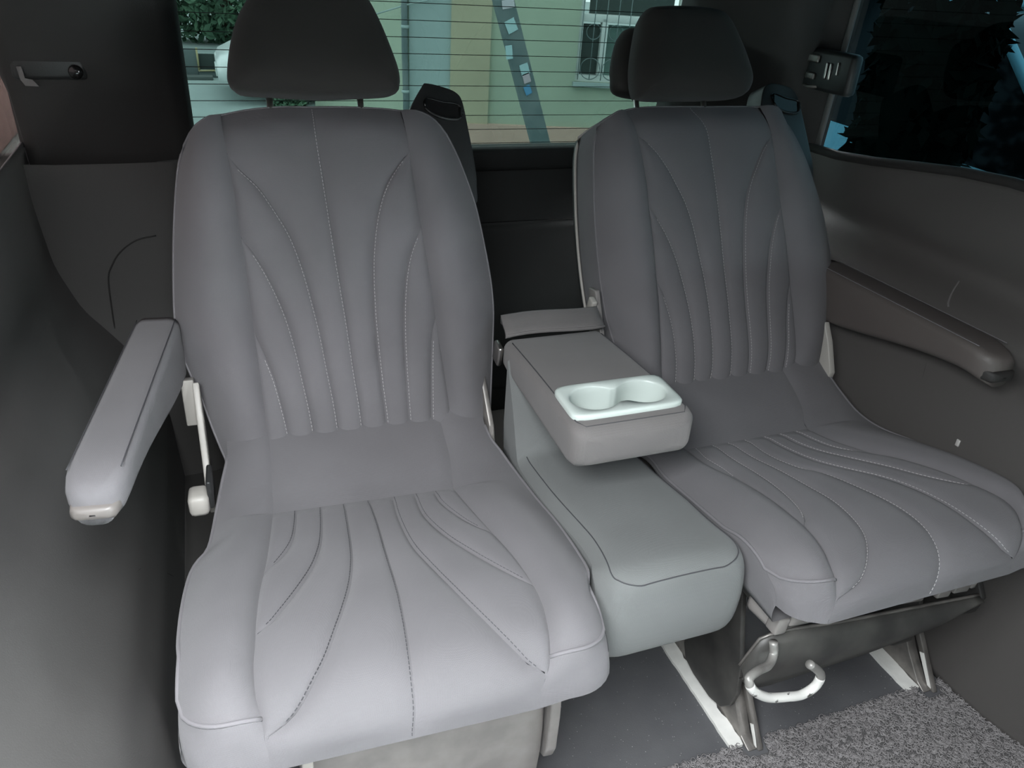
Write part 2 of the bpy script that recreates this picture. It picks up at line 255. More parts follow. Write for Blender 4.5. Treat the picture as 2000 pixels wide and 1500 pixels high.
  'R3': [(0.0917,0.1353),(0.1087,0.1362),(0.1256,0.137),(0.1426,0.1378),(0.1596,0.1386),(0.1766,0.1395),(0.1935,0.1403),(0.2105,0.1412),(0.2274,0.1421),(0.2444,0.143),(0.2613,0.1439),(0.2783,0.1449),(0.2952,0.146),(0.3121,0.1472),(0.329,0.1485),(0.346,0.15),(0.3628,0.1518),(0.3796,0.1542),(0.3961,0.1575),(0.4128,0.161)],
}
LEFT_CUSHION = {
  'OL': [(0.0351,-0.2062),(0.0446,-0.2086),(0.0544,-0.211),(0.0644,-0.2133),(0.0746,-0.2155),(0.0849,-0.2175),(0.0952,-0.2194),(0.1055,-0.2213),(0.116,-0.223),(0.1263,-0.2247),(0.1362,-0.2263),(0.1465,-0.2277),(0.1582,-0.2289),(0.1709,-0.2301),(0.1839,-0.2314),(0.1972,-0.2327),(0.2103,-0.2343),(0.2224,-0.237),(0.2321,-0.2413),(0.2403,-0.2464),(0.2499,-0.2505),(0.261,-0.2536),(0.2733,-0.2558),(0.2862,-0.2574),(0.2995,-0.2584),(0.3128,-0.2592),(0.326,-0.2598),(0.3391,-0.2602),(0.3518,-0.2604),(0.3644,-0.2605),(0.3769,-0.2605),(0.3893,-0.2603),(0.4015,-0.26),(0.4134,-0.2596),(0.4251,-0.2592),(0.4365,-0.2587),(0.4476,-0.2582),(0.4582,-0.2577),(0.4685,-0.2573),(0.4784,-0.2568),(0.4881,-0.2563),(0.4974,-0.2557),(0.5064,-0.255),(0.5149,-0.2544)],
  'OR': [(0.0276,0.2326),(0.0401,0.2338),(0.0527,0.235),(0.0651,0.238),(0.0766,0.2427),(0.0885,0.2468),(0.1009,0.2502),(0.1133,0.2533),(0.1258,0.2566),(0.1375,0.2599),(0.1501,0.2625),(0.1645,0.2645),(0.1801,0.2661),(0.1961,0.2674),(0.2123,0.2686),(0.2285,0.2698),(0.2446,0.2711),(0.2608,0.2722),(0.2774,0.273),(0.2943,0.2732),(0.3113,0.273),(0.3283,0.2725),(0.3449,0.2718),(0.3612,0.271),(0.3773,0.27),(0.3932,0.2688),(0.4089,0.2674),(0.4242,0.266),(0.4391,0.2644),(0.4535,0.2627),(0.4674,0.2609),(0.4808,0.2589),(0.4938,0.2565),(0.5062,0.2533),(0.5179,0.2496),(0.5293,0.2462)],
  'SL': [(0.0338,-0.139),(0.0446,-0.1393),(0.0556,-0.1395),(0.0668,-0.1398),(0.0781,-0.14),(0.0894,-0.1403),(0.1007,-0.1406),(0.112,-0.1408),(0.1234,-0.141),(0.1347,-0.1413),(0.1471,-0.1417),(0.1606,-0.1424),(0.1749,-0.1434),(0.1893,-0.1447),(0.2038,-0.1462),(0.2184,-0.1477),(0.233,-0.1492),(0.2476,-0.1507),(0.2624,-0.1521),(0.2773,-0.1536),(0.292,-0.1551),(0.3065,-0.1567),(0.3206,-0.1585),(0.3342,-0.1604),(0.3473,-0.1623),(0.3603,-0.164),(0.3734,-0.1653),(0.3863,-0.1665),(0.3991,-0.1674),(0.4116,-0.1683),(0.4237,-0.169),(0.4355,-0.1697),(0.4469,-0.1702),(0.4579,-0.1706),(0.4686,-0.1709),(0.4788,-0.1713),(0.4884,-0.1718),(0.4976,-0.1725),(0.5065,-0.1732),(0.5151,-0.1736),(0.5234,-0.1737),(0.5315,-0.1736),(0.5392,-0.1735),(0.5465,-0.1732),(0.5534,-0.1729),(0.5599,-0.1723),(0.5661,-0.1714),(0.5722,-0.1703),(0.578,-0.169),(0.5836,-0.1677),(0.5892,-0.1672),(0.5947,-0.1671),(0.6002,-0.167),(0.6057,-0.1666),(0.6115,-0.1656),(0.6174,-0.1644)],
  'SR': [(0.0365,0.152),(0.0476,0.1523),(0.0589,0.1525),(0.0704,0.1526),(0.0819,0.1525),(0.0935,0.152),(0.1052,0.1508),(0.117,0.1491),(0.1286,0.1471),(0.1407,0.1449),(0.1542,0.1423),(0.1673,0.1402),(0.1805,0.1424),(0.1938,0.1447),(0.2071,0.147),(0.2204,0.1493),(0.2338,0.1515),(0.2471,0.1537),(0.2606,0.1557),(0.2742,0.1577),(0.2878,0.1596),(0.3012,0.1614),(0.3146,0.1632),(0.3278,0.1648),(0.3406,0.1664),(0.3531,0.1681),(0.3656,0.1697),(0.378,0.171),(0.3904,0.1721),(0.4028,0.1729),(0.4151,0.1735),(0.4271,0.1739),(0.4389,0.1743),(0.4503,0.1745),(0.4615,0.1745),(0.4724,0.1744),(0.4829,0.1741),(0.4931,0.1736),(0.503,0.1729),(0.5125,0.1718),(0.5217,0.1704),(0.5306,0.1688),(0.539,0.1671),(0.5469,0.1655),(0.5543,0.164),(0.5613,0.1624),(0.5679,0.1609),(0.5742,0.1593),(0.5803,0.1574),(0.5861,0.1554),(0.5918,0.1532),(0.5972,0.1508),(0.6023,0.1478),(0.6074,0.1447),(0.6125,0.1415),(0.6177,0.1384)],
  'C': [(0.1732,0.0039),(0.1893,0.0049),(0.2058,0.0058),(0.2224,0.0065),(0.2392,0.0069),(0.2563,0.0069),(0.2736,0.0068),(0.291,0.0064),(0.3082,0.0061),(0.325,0.0058),(0.3413,0.0057),(0.3572,0.0056),(0.3728,0.0055),(0.3881,0.0054),(0.403,0.0053),(0.4175,0.0051),(0.4315,0.0048),(0.445,0.0043),(0.4579,0.0036),(0.4703,0.0029),(0.4821,0.0022),(0.4933,0.0015),(0.5039,0.0008),(0.5141,0.),(0.5238,-0.0007),(0.5331,-0.0015),(0.5418,-0.0022),(0.55,-0.0029),(0.5576,-0.0035),(0.5648,-0.0041),(0.5717,-0.0046),(0.5783,-0.0051),(0.5847,-0.0055),(0.591,-0.0058),(0.5973,-0.0061),(0.6035,-0.0066),(0.6098,-0.0074),(0.6163,-0.0084),(0.623,-0.0095),(0.6301,-0.0104)],
  'L1': [(0.1702,-0.034),(0.1854,-0.0344),(0.2009,-0.0347),(0.2165,-0.0352),(0.2322,-0.0357),(0.248,-0.0362),(0.264,-0.0369),(0.2802,-0.0377),(0.2962,-0.0386),(0.3121,-0.0397),(0.3275,-0.0411),(0.3424,-0.0429),(0.3567,-0.045),(0.3707,-0.0473),(0.3842,-0.0499),(0.3973,-0.0527),(0.4098,-0.0558),(0.4217,-0.059),(0.4331,-0.0623),(0.444,-0.0656),(0.4543,-0.0689),(0.4643,-0.0722),(0.4738,-0.0755),(0.4829,-0.0787),(0.4918,-0.0817),(0.5002,-0.0847),(0.5083,-0.0877),(0.5161,-0.0906),(0.5235,-0.0936),(0.5304,-0.0968),(0.5369,-0.1001),(0.5429,-0.1035),(0.5486,-0.1069),(0.554,-0.1103),(0.5592,-0.1135),(0.5643,-0.1168),(0.569,-0.12),(0.5736,-0.1234),(0.5778,-0.1269),(0.5819,-0.1306),(0.5857,-0.1343),(0.5894,-0.1381),(0.5929,-0.142),(0.5964,-0.146),(0.5996,-0.1502),(0.6025,-0.1545),(0.6053,-0.159),(0.6081,-0.1635)],
  'L2': [(0.1678,-0.0694),(0.181,-0.0703),(0.1944,-0.0712),(0.2079,-0.0721),(0.2215,-0.0732),(0.235,-0.0745),(0.2486,-0.076),(0.2622,-0.0777),(0.2756,-0.0799),(0.2886,-0.0826),(0.3011,-0.0856),(0.3131,-0.0889),(0.3244,-0.0924),(0.3351,-0.0961),(0.3452,-0.1),(0.3548,-0.104),(0.364,-0.1081),(0.3729,-0.1123),(0.3815,-0.1164),(0.3898,-0.1206),(0.3979,-0.1247),(0.4057,-0.1288),(0.4133,-0.1329),(0.4207,-0.137),(0.4279,-0.141),(0.4349,-0.1449),(0.4416,-0.1489),(0.4478,-0.1529),(0.4535,-0.1571),(0.4588,-0.1614),(0.4638,-0.1657),(0.4687,-0.1699)],
  'L3': [(0.1605,-0.1068),(0.1712,-0.1076),(0.1822,-0.1084),(0.1934,-0.1092),(0.2046,-0.1102),(0.2156,-0.1116),(0.2266,-0.113),(0.2375,-0.1148),(0.2479,-0.1171),(0.2578,-0.1199),(0.267,-0.1232),(0.2756,-0.1268),(0.2838,-0.1306),(0.2916,-0.1345),(0.299,-0.1384),(0.306,-0.1425),(0.3124,-0.1466),(0.3186,-0.1508),(0.3247,-0.1549),(0.3308,-0.159)],
  'R1': [(0.1735,0.0399),(0.1906,0.0394),(0.2079,0.0386),(0.2252,0.0384),(0.2424,0.0388),(0.2597,0.0394),(0.2771,0.0401),(0.2942,0.0411),(0.3108,0.0426),(0.3265,0.0447),(0.3412,0.0474),(0.355,0.0506),(0.3685,0.0538),(0.3819,0.0569),(0.395,0.06),(0.4076,0.0631),(0.42,0.0662),(0.4319,0.0693),(0.4435,0.0724),(0.4547,0.0754),(0.4655,0.0784),(0.4759,0.0813),(0.4859,0.0843),(0.4955,0.0873),(0.5047,0.0904),(0.5136,0.0934),(0.5221,0.0965),(0.5304,0.0996),(0.5383,0.1027),(0.5457,0.1059),(0.5527,0.1093),(0.5594,0.1127),(0.5658,0.1163),(0.5719,0.1199),(0.5779,0.1236),(0.5838,0.1273),(0.5895,0.1313),(0.5949,0.1359),(0.6,0.141),(0.6051,0.1465)],
  'R2': [(0.1708,0.0751),(0.1847,0.0753),(0.1988,0.0752),(0.213,0.0753),(0.2269,0.0761),(0.2402,0.0777),(0.2528,0.0803),(0.265,0.0832),(0.277,0.0861),(0.2887,0.0893),(0.3,0.0927),(0.3107,0.0962),(0.321,0.1),(0.3309,0.1039),(0.3404,0.1078),(0.3496,0.1118),(0.3587,0.1158),(0.3676,0.1198),(0.3764,0.1237),(0.3849,0.1278),(0.3932,0.1318),(0.4013,0.1359),(0.4093,0.1399),(0.4171,0.1439),(0.4247,0.148),(0.4321,0.1521),(0.4392,0.1562),(0.4462,0.1603),(0.4532,0.1643),(0.4602,0.1681),(0.4673,0.1718),(0.4741,0.1755)],
  'R3': [(0.1685,0.107),(0.1794,0.1078),(0.1906,0.1085),(0.2013,0.1098),(0.2113,0.1121),(0.2206,0.115),(0.2295,0.118),(0.2383,0.1212),(0.2469,0.1244),(0.2556,0.1277),(0.2641,0.1309),(0.2723,0.1343),(0.2803,0.1379),(0.2879,0.1416),(0.2951,0.1454),(0.302,0.1493),(0.3088,0.1533),(0.3155,0.1573),(0.3222,0.1612),(0.3288,0.165)],
  'S2': [(-0.1421,0.1545),(-0.128,0.1571),(-0.1139,0.1599),(-0.0997,0.1626),(-0.0855,0.1652),(-0.0712,0.1673),(-0.0568,0.1691),(-0.0423,0.1705),(-0.0277,0.1716),(-0.013,0.1725),(0.0018,0.1731),(0.0167,0.1732),(0.0317,0.1728),(0.047,0.1721),(0.0623,0.1713),(0.0777,0.1708),(0.0933,0.1705),(0.1089,0.1702),(0.1247,0.1701),(0.1406,0.1699)],
  'PFL': [(-0.2524,0.5203),(-0.2509,0.527),(-0.2497,0.5335),(-0.2483,0.5396),(-0.2465,0.5455),(-0.2441,0.5508),(-0.2412,0.5557),(-0.2378,0.5598),(-0.234,0.5634),(-0.2299,0.5663),(-0.2257,0.5687),(-0.2213,0.5708),(-0.217,0.5727),(-0.2126,0.5746),(-0.2082,0.5762),(-0.2037,0.5776),(-0.1992,0.5789),(-0.1947,0.58),(-0.1902,0.581),(-0.1857,0.5819),(-0.1811,0.5827),(-0.1766,0.5835),(-0.172,0.5842),(-0.1674,0.585)],
  'PFR': [(0.2377,0.5434),(0.2343,0.5478),(0.2311,0.5521),(0.2279,0.5562),(0.2244,0.5597),(0.2203,0.5625),(0.216,0.5645),(0.2116,0.5661),(0.2071,0.5675),(0.2027,0.5687),(0.1983,0.5698),(0.1939,0.5708),(0.1894,0.5716),(0.185,0.5723),(0.1806,0.573),(0.1763,0.5736),(0.1719,0.5742),(0.1675,0.5746),(0.1632,0.575),(0.1589,0.5754)],
  'XL': [(-0.2066,0.15),(-0.2017,0.1506),(-0.1968,0.1511),(-0.1919,0.1516),(-0.187,0.1522),(-0.182,0.1528),(-0.1771,0.1533),(-0.1721,0.154),(-0.1672,0.1546),(-0.1622,0.1553),(-0.1572,0.156),(-0.1522,0.1567),(-0.1473,0.1574),(-0.1423,0.158)],
  'XR': [(0.1406,0.1699),(0.1467,0.1669),(0.1528,0.164),(0.1589,0.1611),(0.1651,0.1583),(0.1713,0.1555),(0.1775,0.1528),(0.1838,0.1503),(0.1901,0.1478),(0.1964,0.1456),(0.2027,0.1433),(0.209,0.1411),(0.2154,0.139),(0.2217,0.1369)],
}
RIGHT_BACK = {
  'TOP': [(-0.1936,0.5374),(-0.1845,0.5433),(-0.1755,0.5493),(-0.1659,0.5547),(-0.1556,0.559),(-0.145,0.5624),(-0.1342,0.5653),(-0.1232,0.5677),(-0.112,0.5696),(-0.1008,0.5709),(-0.0894,0.5717),(-0.0781,0.5722),(-0.0667,0.5726),(-0.0552,0.5728),(-0.0437,0.5729),(-0.0321,0.5729),(-0.0205,0.5728),(-0.0089,0.5728),(0.0029,0.5728),(0.0147,0.5728),(0.0265,0.5727),(0.0384,0.5727),(0.0504,0.5726),(0.0624,0.5726),(0.0745,0.5727),(0.0866,0.5727),(0.0989,0.5728),(0.1112,0.5729),(0.1235,0.573),(0.1359,0.573),(0.1483,0.5728),(0.1608,0.5725),(0.1734,0.5721),(0.1859,0.5712),(0.1984,0.5698),(0.2108,0.568),(0.2223,0.5641),(0.2317,0.5575),(0.2396,0.5497),(0.2476,0.5418)],
  'OL': [(0.259,-0.1954),(0.2832,-0.1988),(0.3073,-0.2022),(0.3314,-0.2055),(0.3553,-0.2088),(0.3796,-0.2109),(0.4039,-0.2123),(0.4281,-0.2134),(0.4524,-0.2143),(0.4766,-0.2151),(0.5008,-0.2157),(0.525,-0.2161),(0.5491,-0.2164),(0.5733,-0.2165),(0.5974,-0.2165),(0.6214,-0.2163),(0.6455,-0.216),(0.6695,-0.2156),(0.6935,-0.2151),(0.7175,-0.2144),(0.7414,-0.2136),(0.7653,-0.2126),(0.7892,-0.2115),(0.8131,-0.2103),(0.837,-0.2091),(0.8608,-0.2078),(0.8846,-0.2063),(0.9084,-0.2047),(0.9321,-0.2026),(0.9558,-0.1998),(0.9791,-0.1956),(0.9995,-0.1911)],
  'OR': [(0.0767,0.2842),(0.0966,0.2878),(0.1165,0.2915),(0.1365,0.2951),(0.1565,0.2985),(0.1766,0.3018),(0.1967,0.3051),(0.2167,0.3086),(0.2366,0.3124),(0.2564,0.3165),(0.2762,0.3208),(0.296,0.3249),(0.3159,0.3289),(0.3357,0.3331),(0.3557,0.3369),(0.3759,0.3401),(0.3963,0.3427),(0.4168,0.3448),(0.4375,0.3461),(0.4582,0.3465),(0.4789,0.3462),(0.4996,0.3455),(0.5202,0.3444),(0.5408,0.3431),(0.5614,0.3417),(0.5819,0.3401),(0.6023,0.3384),(0.6227,0.3366),(0.643,0.3346),(0.6632,0.3324),(0.6833,0.3299),(0.7033,0.327),(0.7232,0.3239),(0.7429,0.3205),(0.7626,0.317),(0.7822,0.3137),(0.8018,0.3102),(0.8213,0.3067),(0.8406,0.3029),(0.8597,0.2987),(0.8786,0.2941),(0.8972,0.2892),(0.9156,0.2841),(0.9338,0.2785),(0.9516,0.2726),(0.9688,0.2659),(0.9856,0.2588),(1.,0.2518)],
  'SL': [(0.1438,-0.1181),(0.1659,-0.1175),(0.1881,-0.1168),(0.2101,-0.1161),(0.2322,-0.1155),(0.2542,-0.1147),(0.2762,-0.1139),(0.2981,-0.113),(0.3201,-0.1122),(0.342,-0.1114),(0.3639,-0.1107),(0.3858,-0.1102),(0.4077,-0.11),(0.4296,-0.1102),(0.4515,-0.1104),(0.4734,-0.1105),(0.4952,-0.1104),(0.517,-0.1103),(0.5387,-0.1102),(0.5605,-0.1102),(0.5822,-0.1104),(0.6039,-0.1108),(0.6256,-0.1114),(0.6473,-0.112),(0.6689,-0.1126),(0.6906,-0.113),(0.7121,-0.113),(0.7336,-0.1127),(0.7551,-0.1129),(0.7767,-0.1138),(0.7982,-0.1151),(0.8198,-0.1165),(0.8413,-0.118),(0.8628,-0.1195),(0.8842,-0.1211),(0.9057,-0.1228),(0.9272,-0.1248),(0.9488,-0.1274),(0.9703,-0.1307),(0.9917,-0.1342)],
  'SR': [(0.0826,0.1811),(0.1011,0.189),(0.1196,0.1969),(0.1394,0.2033),(0.1606,0.2069),(0.1823,0.2083),(0.2041,0.209),(0.2259,0.2095),(0.2477,0.2095),(0.2695,0.2094),(0.2912,0.2092),(0.3129,0.2089),(0.3346,0.2084),(0.3562,0.2079),(0.3778,0.2074),(0.3994,0.2069),(0.421,0.2066),(0.4425,0.2064),(0.464,0.2062),(0.4855,0.206),(0.5069,0.2058),(0.5283,0.2054),(0.5496,0.2047),(0.5709,0.2038),(0.592,0.2028),(0.6131,0.2018),(0.6342,0.2007),(0.6552,0.1997),(0.6762,0.1987),(0.6972,0.1979),(0.7182,0.197),(0.7391,0.1962),(0.7601,0.1954),(0.7809,0.1945),(0.8018,0.1937),(0.8226,0.1929),(0.8434,0.1922),(0.8642,0.1915),(0.8848,0.1905),(0.9053,0.1892),(0.9256,0.1872),(0.9456,0.1849),(0.9656,0.1823),(0.9829,0.1797)],
  'C': [(0.0732,0.0275),(0.0934,0.0331),(0.1138,0.0384),(0.1348,0.0424),(0.1563,0.0452),(0.178,0.0474),(0.1997,0.0492),(0.2216,0.0501),(0.2436,0.0502),(0.2655,0.0503),(0.2874,0.0503),(0.3092,0.0503),(0.3311,0.0502),(0.3529,0.05),(0.3747,0.0497),(0.3964,0.0492),(0.4181,0.0485),(0.4398,0.0478),(0.4615,0.0473),(0.4831,0.0469),(0.5047,0.0467),(0.5263,0.0465),(0.5479,0.0464),(0.5694,0.0463),(0.5909,0.0461),(0.6124,0.0459),(0.6339,0.0457),(0.6553,0.0454),(0.6767,0.0451),(0.698,0.0448),(0.7194,0.0444),(0.7406,0.044),(0.7619,0.0433),(0.7831,0.0425),(0.8042,0.0416),(0.8253,0.0405),(0.8463,0.0394),(0.8674,0.0386),(0.8884,0.0378),(0.9092,0.0363),(0.9296,0.0334),(0.9492,0.0287),(0.9682,0.0231),(0.9871,0.0177)],
  'L1': [(0.0684,-0.0184),(0.0867,-0.0144),(0.1048,-0.0102),(0.1231,-0.0062),(0.1415,-0.0025),(0.1603,0.0003),(0.1793,0.0023),(0.1985,0.0035),(0.2177,0.0042),(0.237,0.0047),(0.2563,0.0049),(0.2755,0.0049),(0.2948,0.0047),(0.314,0.0043),(0.3332,0.0038),(0.3523,0.0033),(0.3715,0.0026),(0.3906,0.0017),(0.4096,0.0006),(0.4286,-0.0007),(0.4476,-0.0021),(0.4664,-0.0038),(0.4853,-0.0057),(0.504,-0.0075),(0.5228,-0.0093),(0.5415,-0.0109),(0.5603,-0.0124),(0.579,-0.0138),(0.5976,-0.0156),(0.6161,-0.0178),(0.6344,-0.0204),(0.6526,-0.0232),(0.6706,-0.0266),(0.6883,-0.0304),(0.7056,-0.035),(0.7226,-0.0401),(0.7393,-0.0454),(0.7561,-0.0507),(0.7728,-0.0559),(0.7895,-0.0612),(0.8058,-0.0669),(0.8219,-0.0732),(0.8376,-0.0798),(0.8529,-0.0869),(0.8677,-0.0946),(0.8815,-0.1033),(0.8948,-0.1128),(0.9087,-0.1222)],
  'L2': [(0.0691,-0.0556),(0.0849,-0.0524),(0.1007,-0.0491),(0.1166,-0.0462),(0.1329,-0.044),(0.1493,-0.0423),(0.1657,-0.0409),(0.1822,-0.0397),(0.1988,-0.0388),(0.2153,-0.0382),(0.2319,-0.038),(0.2485,-0.038),(0.2651,-0.0383),(0.2817,-0.0388),(0.2982,-0.0394),(0.3148,-0.0402),(0.3312,-0.0412),(0.3477,-0.0425),(0.3641,-0.0439),(0.3804,-0.0454),(0.3967,-0.0472),(0.4129,-0.049),(0.4291,-0.051),(0.4452,-0.053),(0.4613,-0.0551),(0.4774,-0.0573),(0.4934,-0.0596),(0.5093,-0.0622),(0.525,-0.065),(0.5407,-0.068),(0.5563,-0.0713),(0.5718,-0.0748),(0.5871,-0.0786),(0.6021,-0.0829),(0.617,-0.0875),(0.6317,-0.0923),(0.6463,-0.0973),(0.6609,-0.1024),(0.6753,-0.108),(0.6897,-0.1137)],
  'L3': [(0.0901,-0.0911),(0.106,-0.0896),(0.1218,-0.088),(0.1377,-0.0864),(0.1535,-0.0849),(0.1694,-0.0836),(0.1854,-0.0826),(0.2014,-0.082),(0.2175,-0.0817),(0.2335,-0.0817),(0.2495,-0.0819),(0.2656,-0.0824),(0.2816,-0.0831),(0.2976,-0.0842),(0.3135,-0.0855),(0.3293,-0.0872),(0.3452,-0.089),(0.3609,-0.091),(0.3766,-0.0932),(0.3923,-0.0957),(0.4077,-0.0986),(0.4229,-0.1023),(0.4379,-0.1066),(0.4529,-0.1108)],
  'R1': [(0.0726,0.0661),(0.0885,0.0722),(0.1046,0.0782),(0.1217,0.0825),(0.1394,0.0855),(0.1574,0.0877),(0.1755,0.0894),(0.1938,0.0907),(0.2121,0.0914),(0.2304,0.0916),(0.2487,0.0915),(0.267,0.0915),(0.2853,0.0913),(0.3036,0.0911),(0.3219,0.0908),(0.3401,0.0907),(0.3584,0.0906),(0.3766,0.0907),(0.3947,0.0909),(0.4129,0.0912),(0.431,0.0916),(0.4491,0.0922),(0.4672,0.0928),(0.4853,0.0936),(0.5033,0.0946),(0.5214,0.0957),(0.5394,0.0968),(0.5573,0.0981),(0.5753,0.0995),(0.5932,0.101),(0.6111,0.1026),(0.629,0.1044),(0.6468,0.1065),(0.6646,0.1089),(0.6823,0.1115),(0.6999,0.1145),(0.7174,0.118),(0.7347,0.1221),(0.7517,0.1269),(0.7685,0.1323),(0.7851,0.1381),(0.8017,0.1441),(0.8184,0.15),(0.835,0.1563),(0.8514,0.1631),(0.8672,0.1709),(0.8823,0.18),(0.8975,0.1893)],
  'R2': [(0.0739,0.1134),(0.0898,0.1182),(0.1057,0.123),(0.1217,0.1277),(0.1381,0.1316),(0.1549,0.1347),(0.1719,0.1371),(0.1892,0.1388),(0.2065,0.1401),(0.2239,0.1408),(0.2414,0.1412),(0.2588,0.1415),(0.2762,0.1419),(0.2936,0.1424),(0.311,0.1428),(0.3284,0.1432),(0.3457,0.1436),(0.3631,0.1443),(0.3804,0.1452),(0.3976,0.1464),(0.4148,0.1478),(0.432,0.1495),(0.4491,0.1513),(0.4662,0.1533),(0.4833,0.1554),(0.5004,0.1577),(0.5174,0.1601),(0.5344,0.1628),(0.5514,0.1659),(0.5682,0.1692),(0.585,0.173),(0.6017,0.1771),(0.6183,0.1816),(0.6347,0.187),(0.6509,0.193),(0.6673,0.199)],
  'R3': [(0.0825,0.1621),(0.0961,0.1658),(0.1097,0.1696),(0.1235,0.1732),(0.1376,0.1762),(0.1519,0.1787),(0.1663,0.1808),(0.1808,0.1828),(0.1953,0.1845),(0.2099,0.186),(0.2246,0.1871),(0.2393,0.1879),(0.2541,0.1885),(0.2688,0.1893),(0.2835,0.1903),(0.2982,0.1915),(0.3129,0.1927),(0.3276,0.194),(0.3422,0.1955),(0.3568,0.1972),(0.3714,0.1994),(0.3859,0.202),(0.4003,0.2049),(0.4148,0.2077)],
}
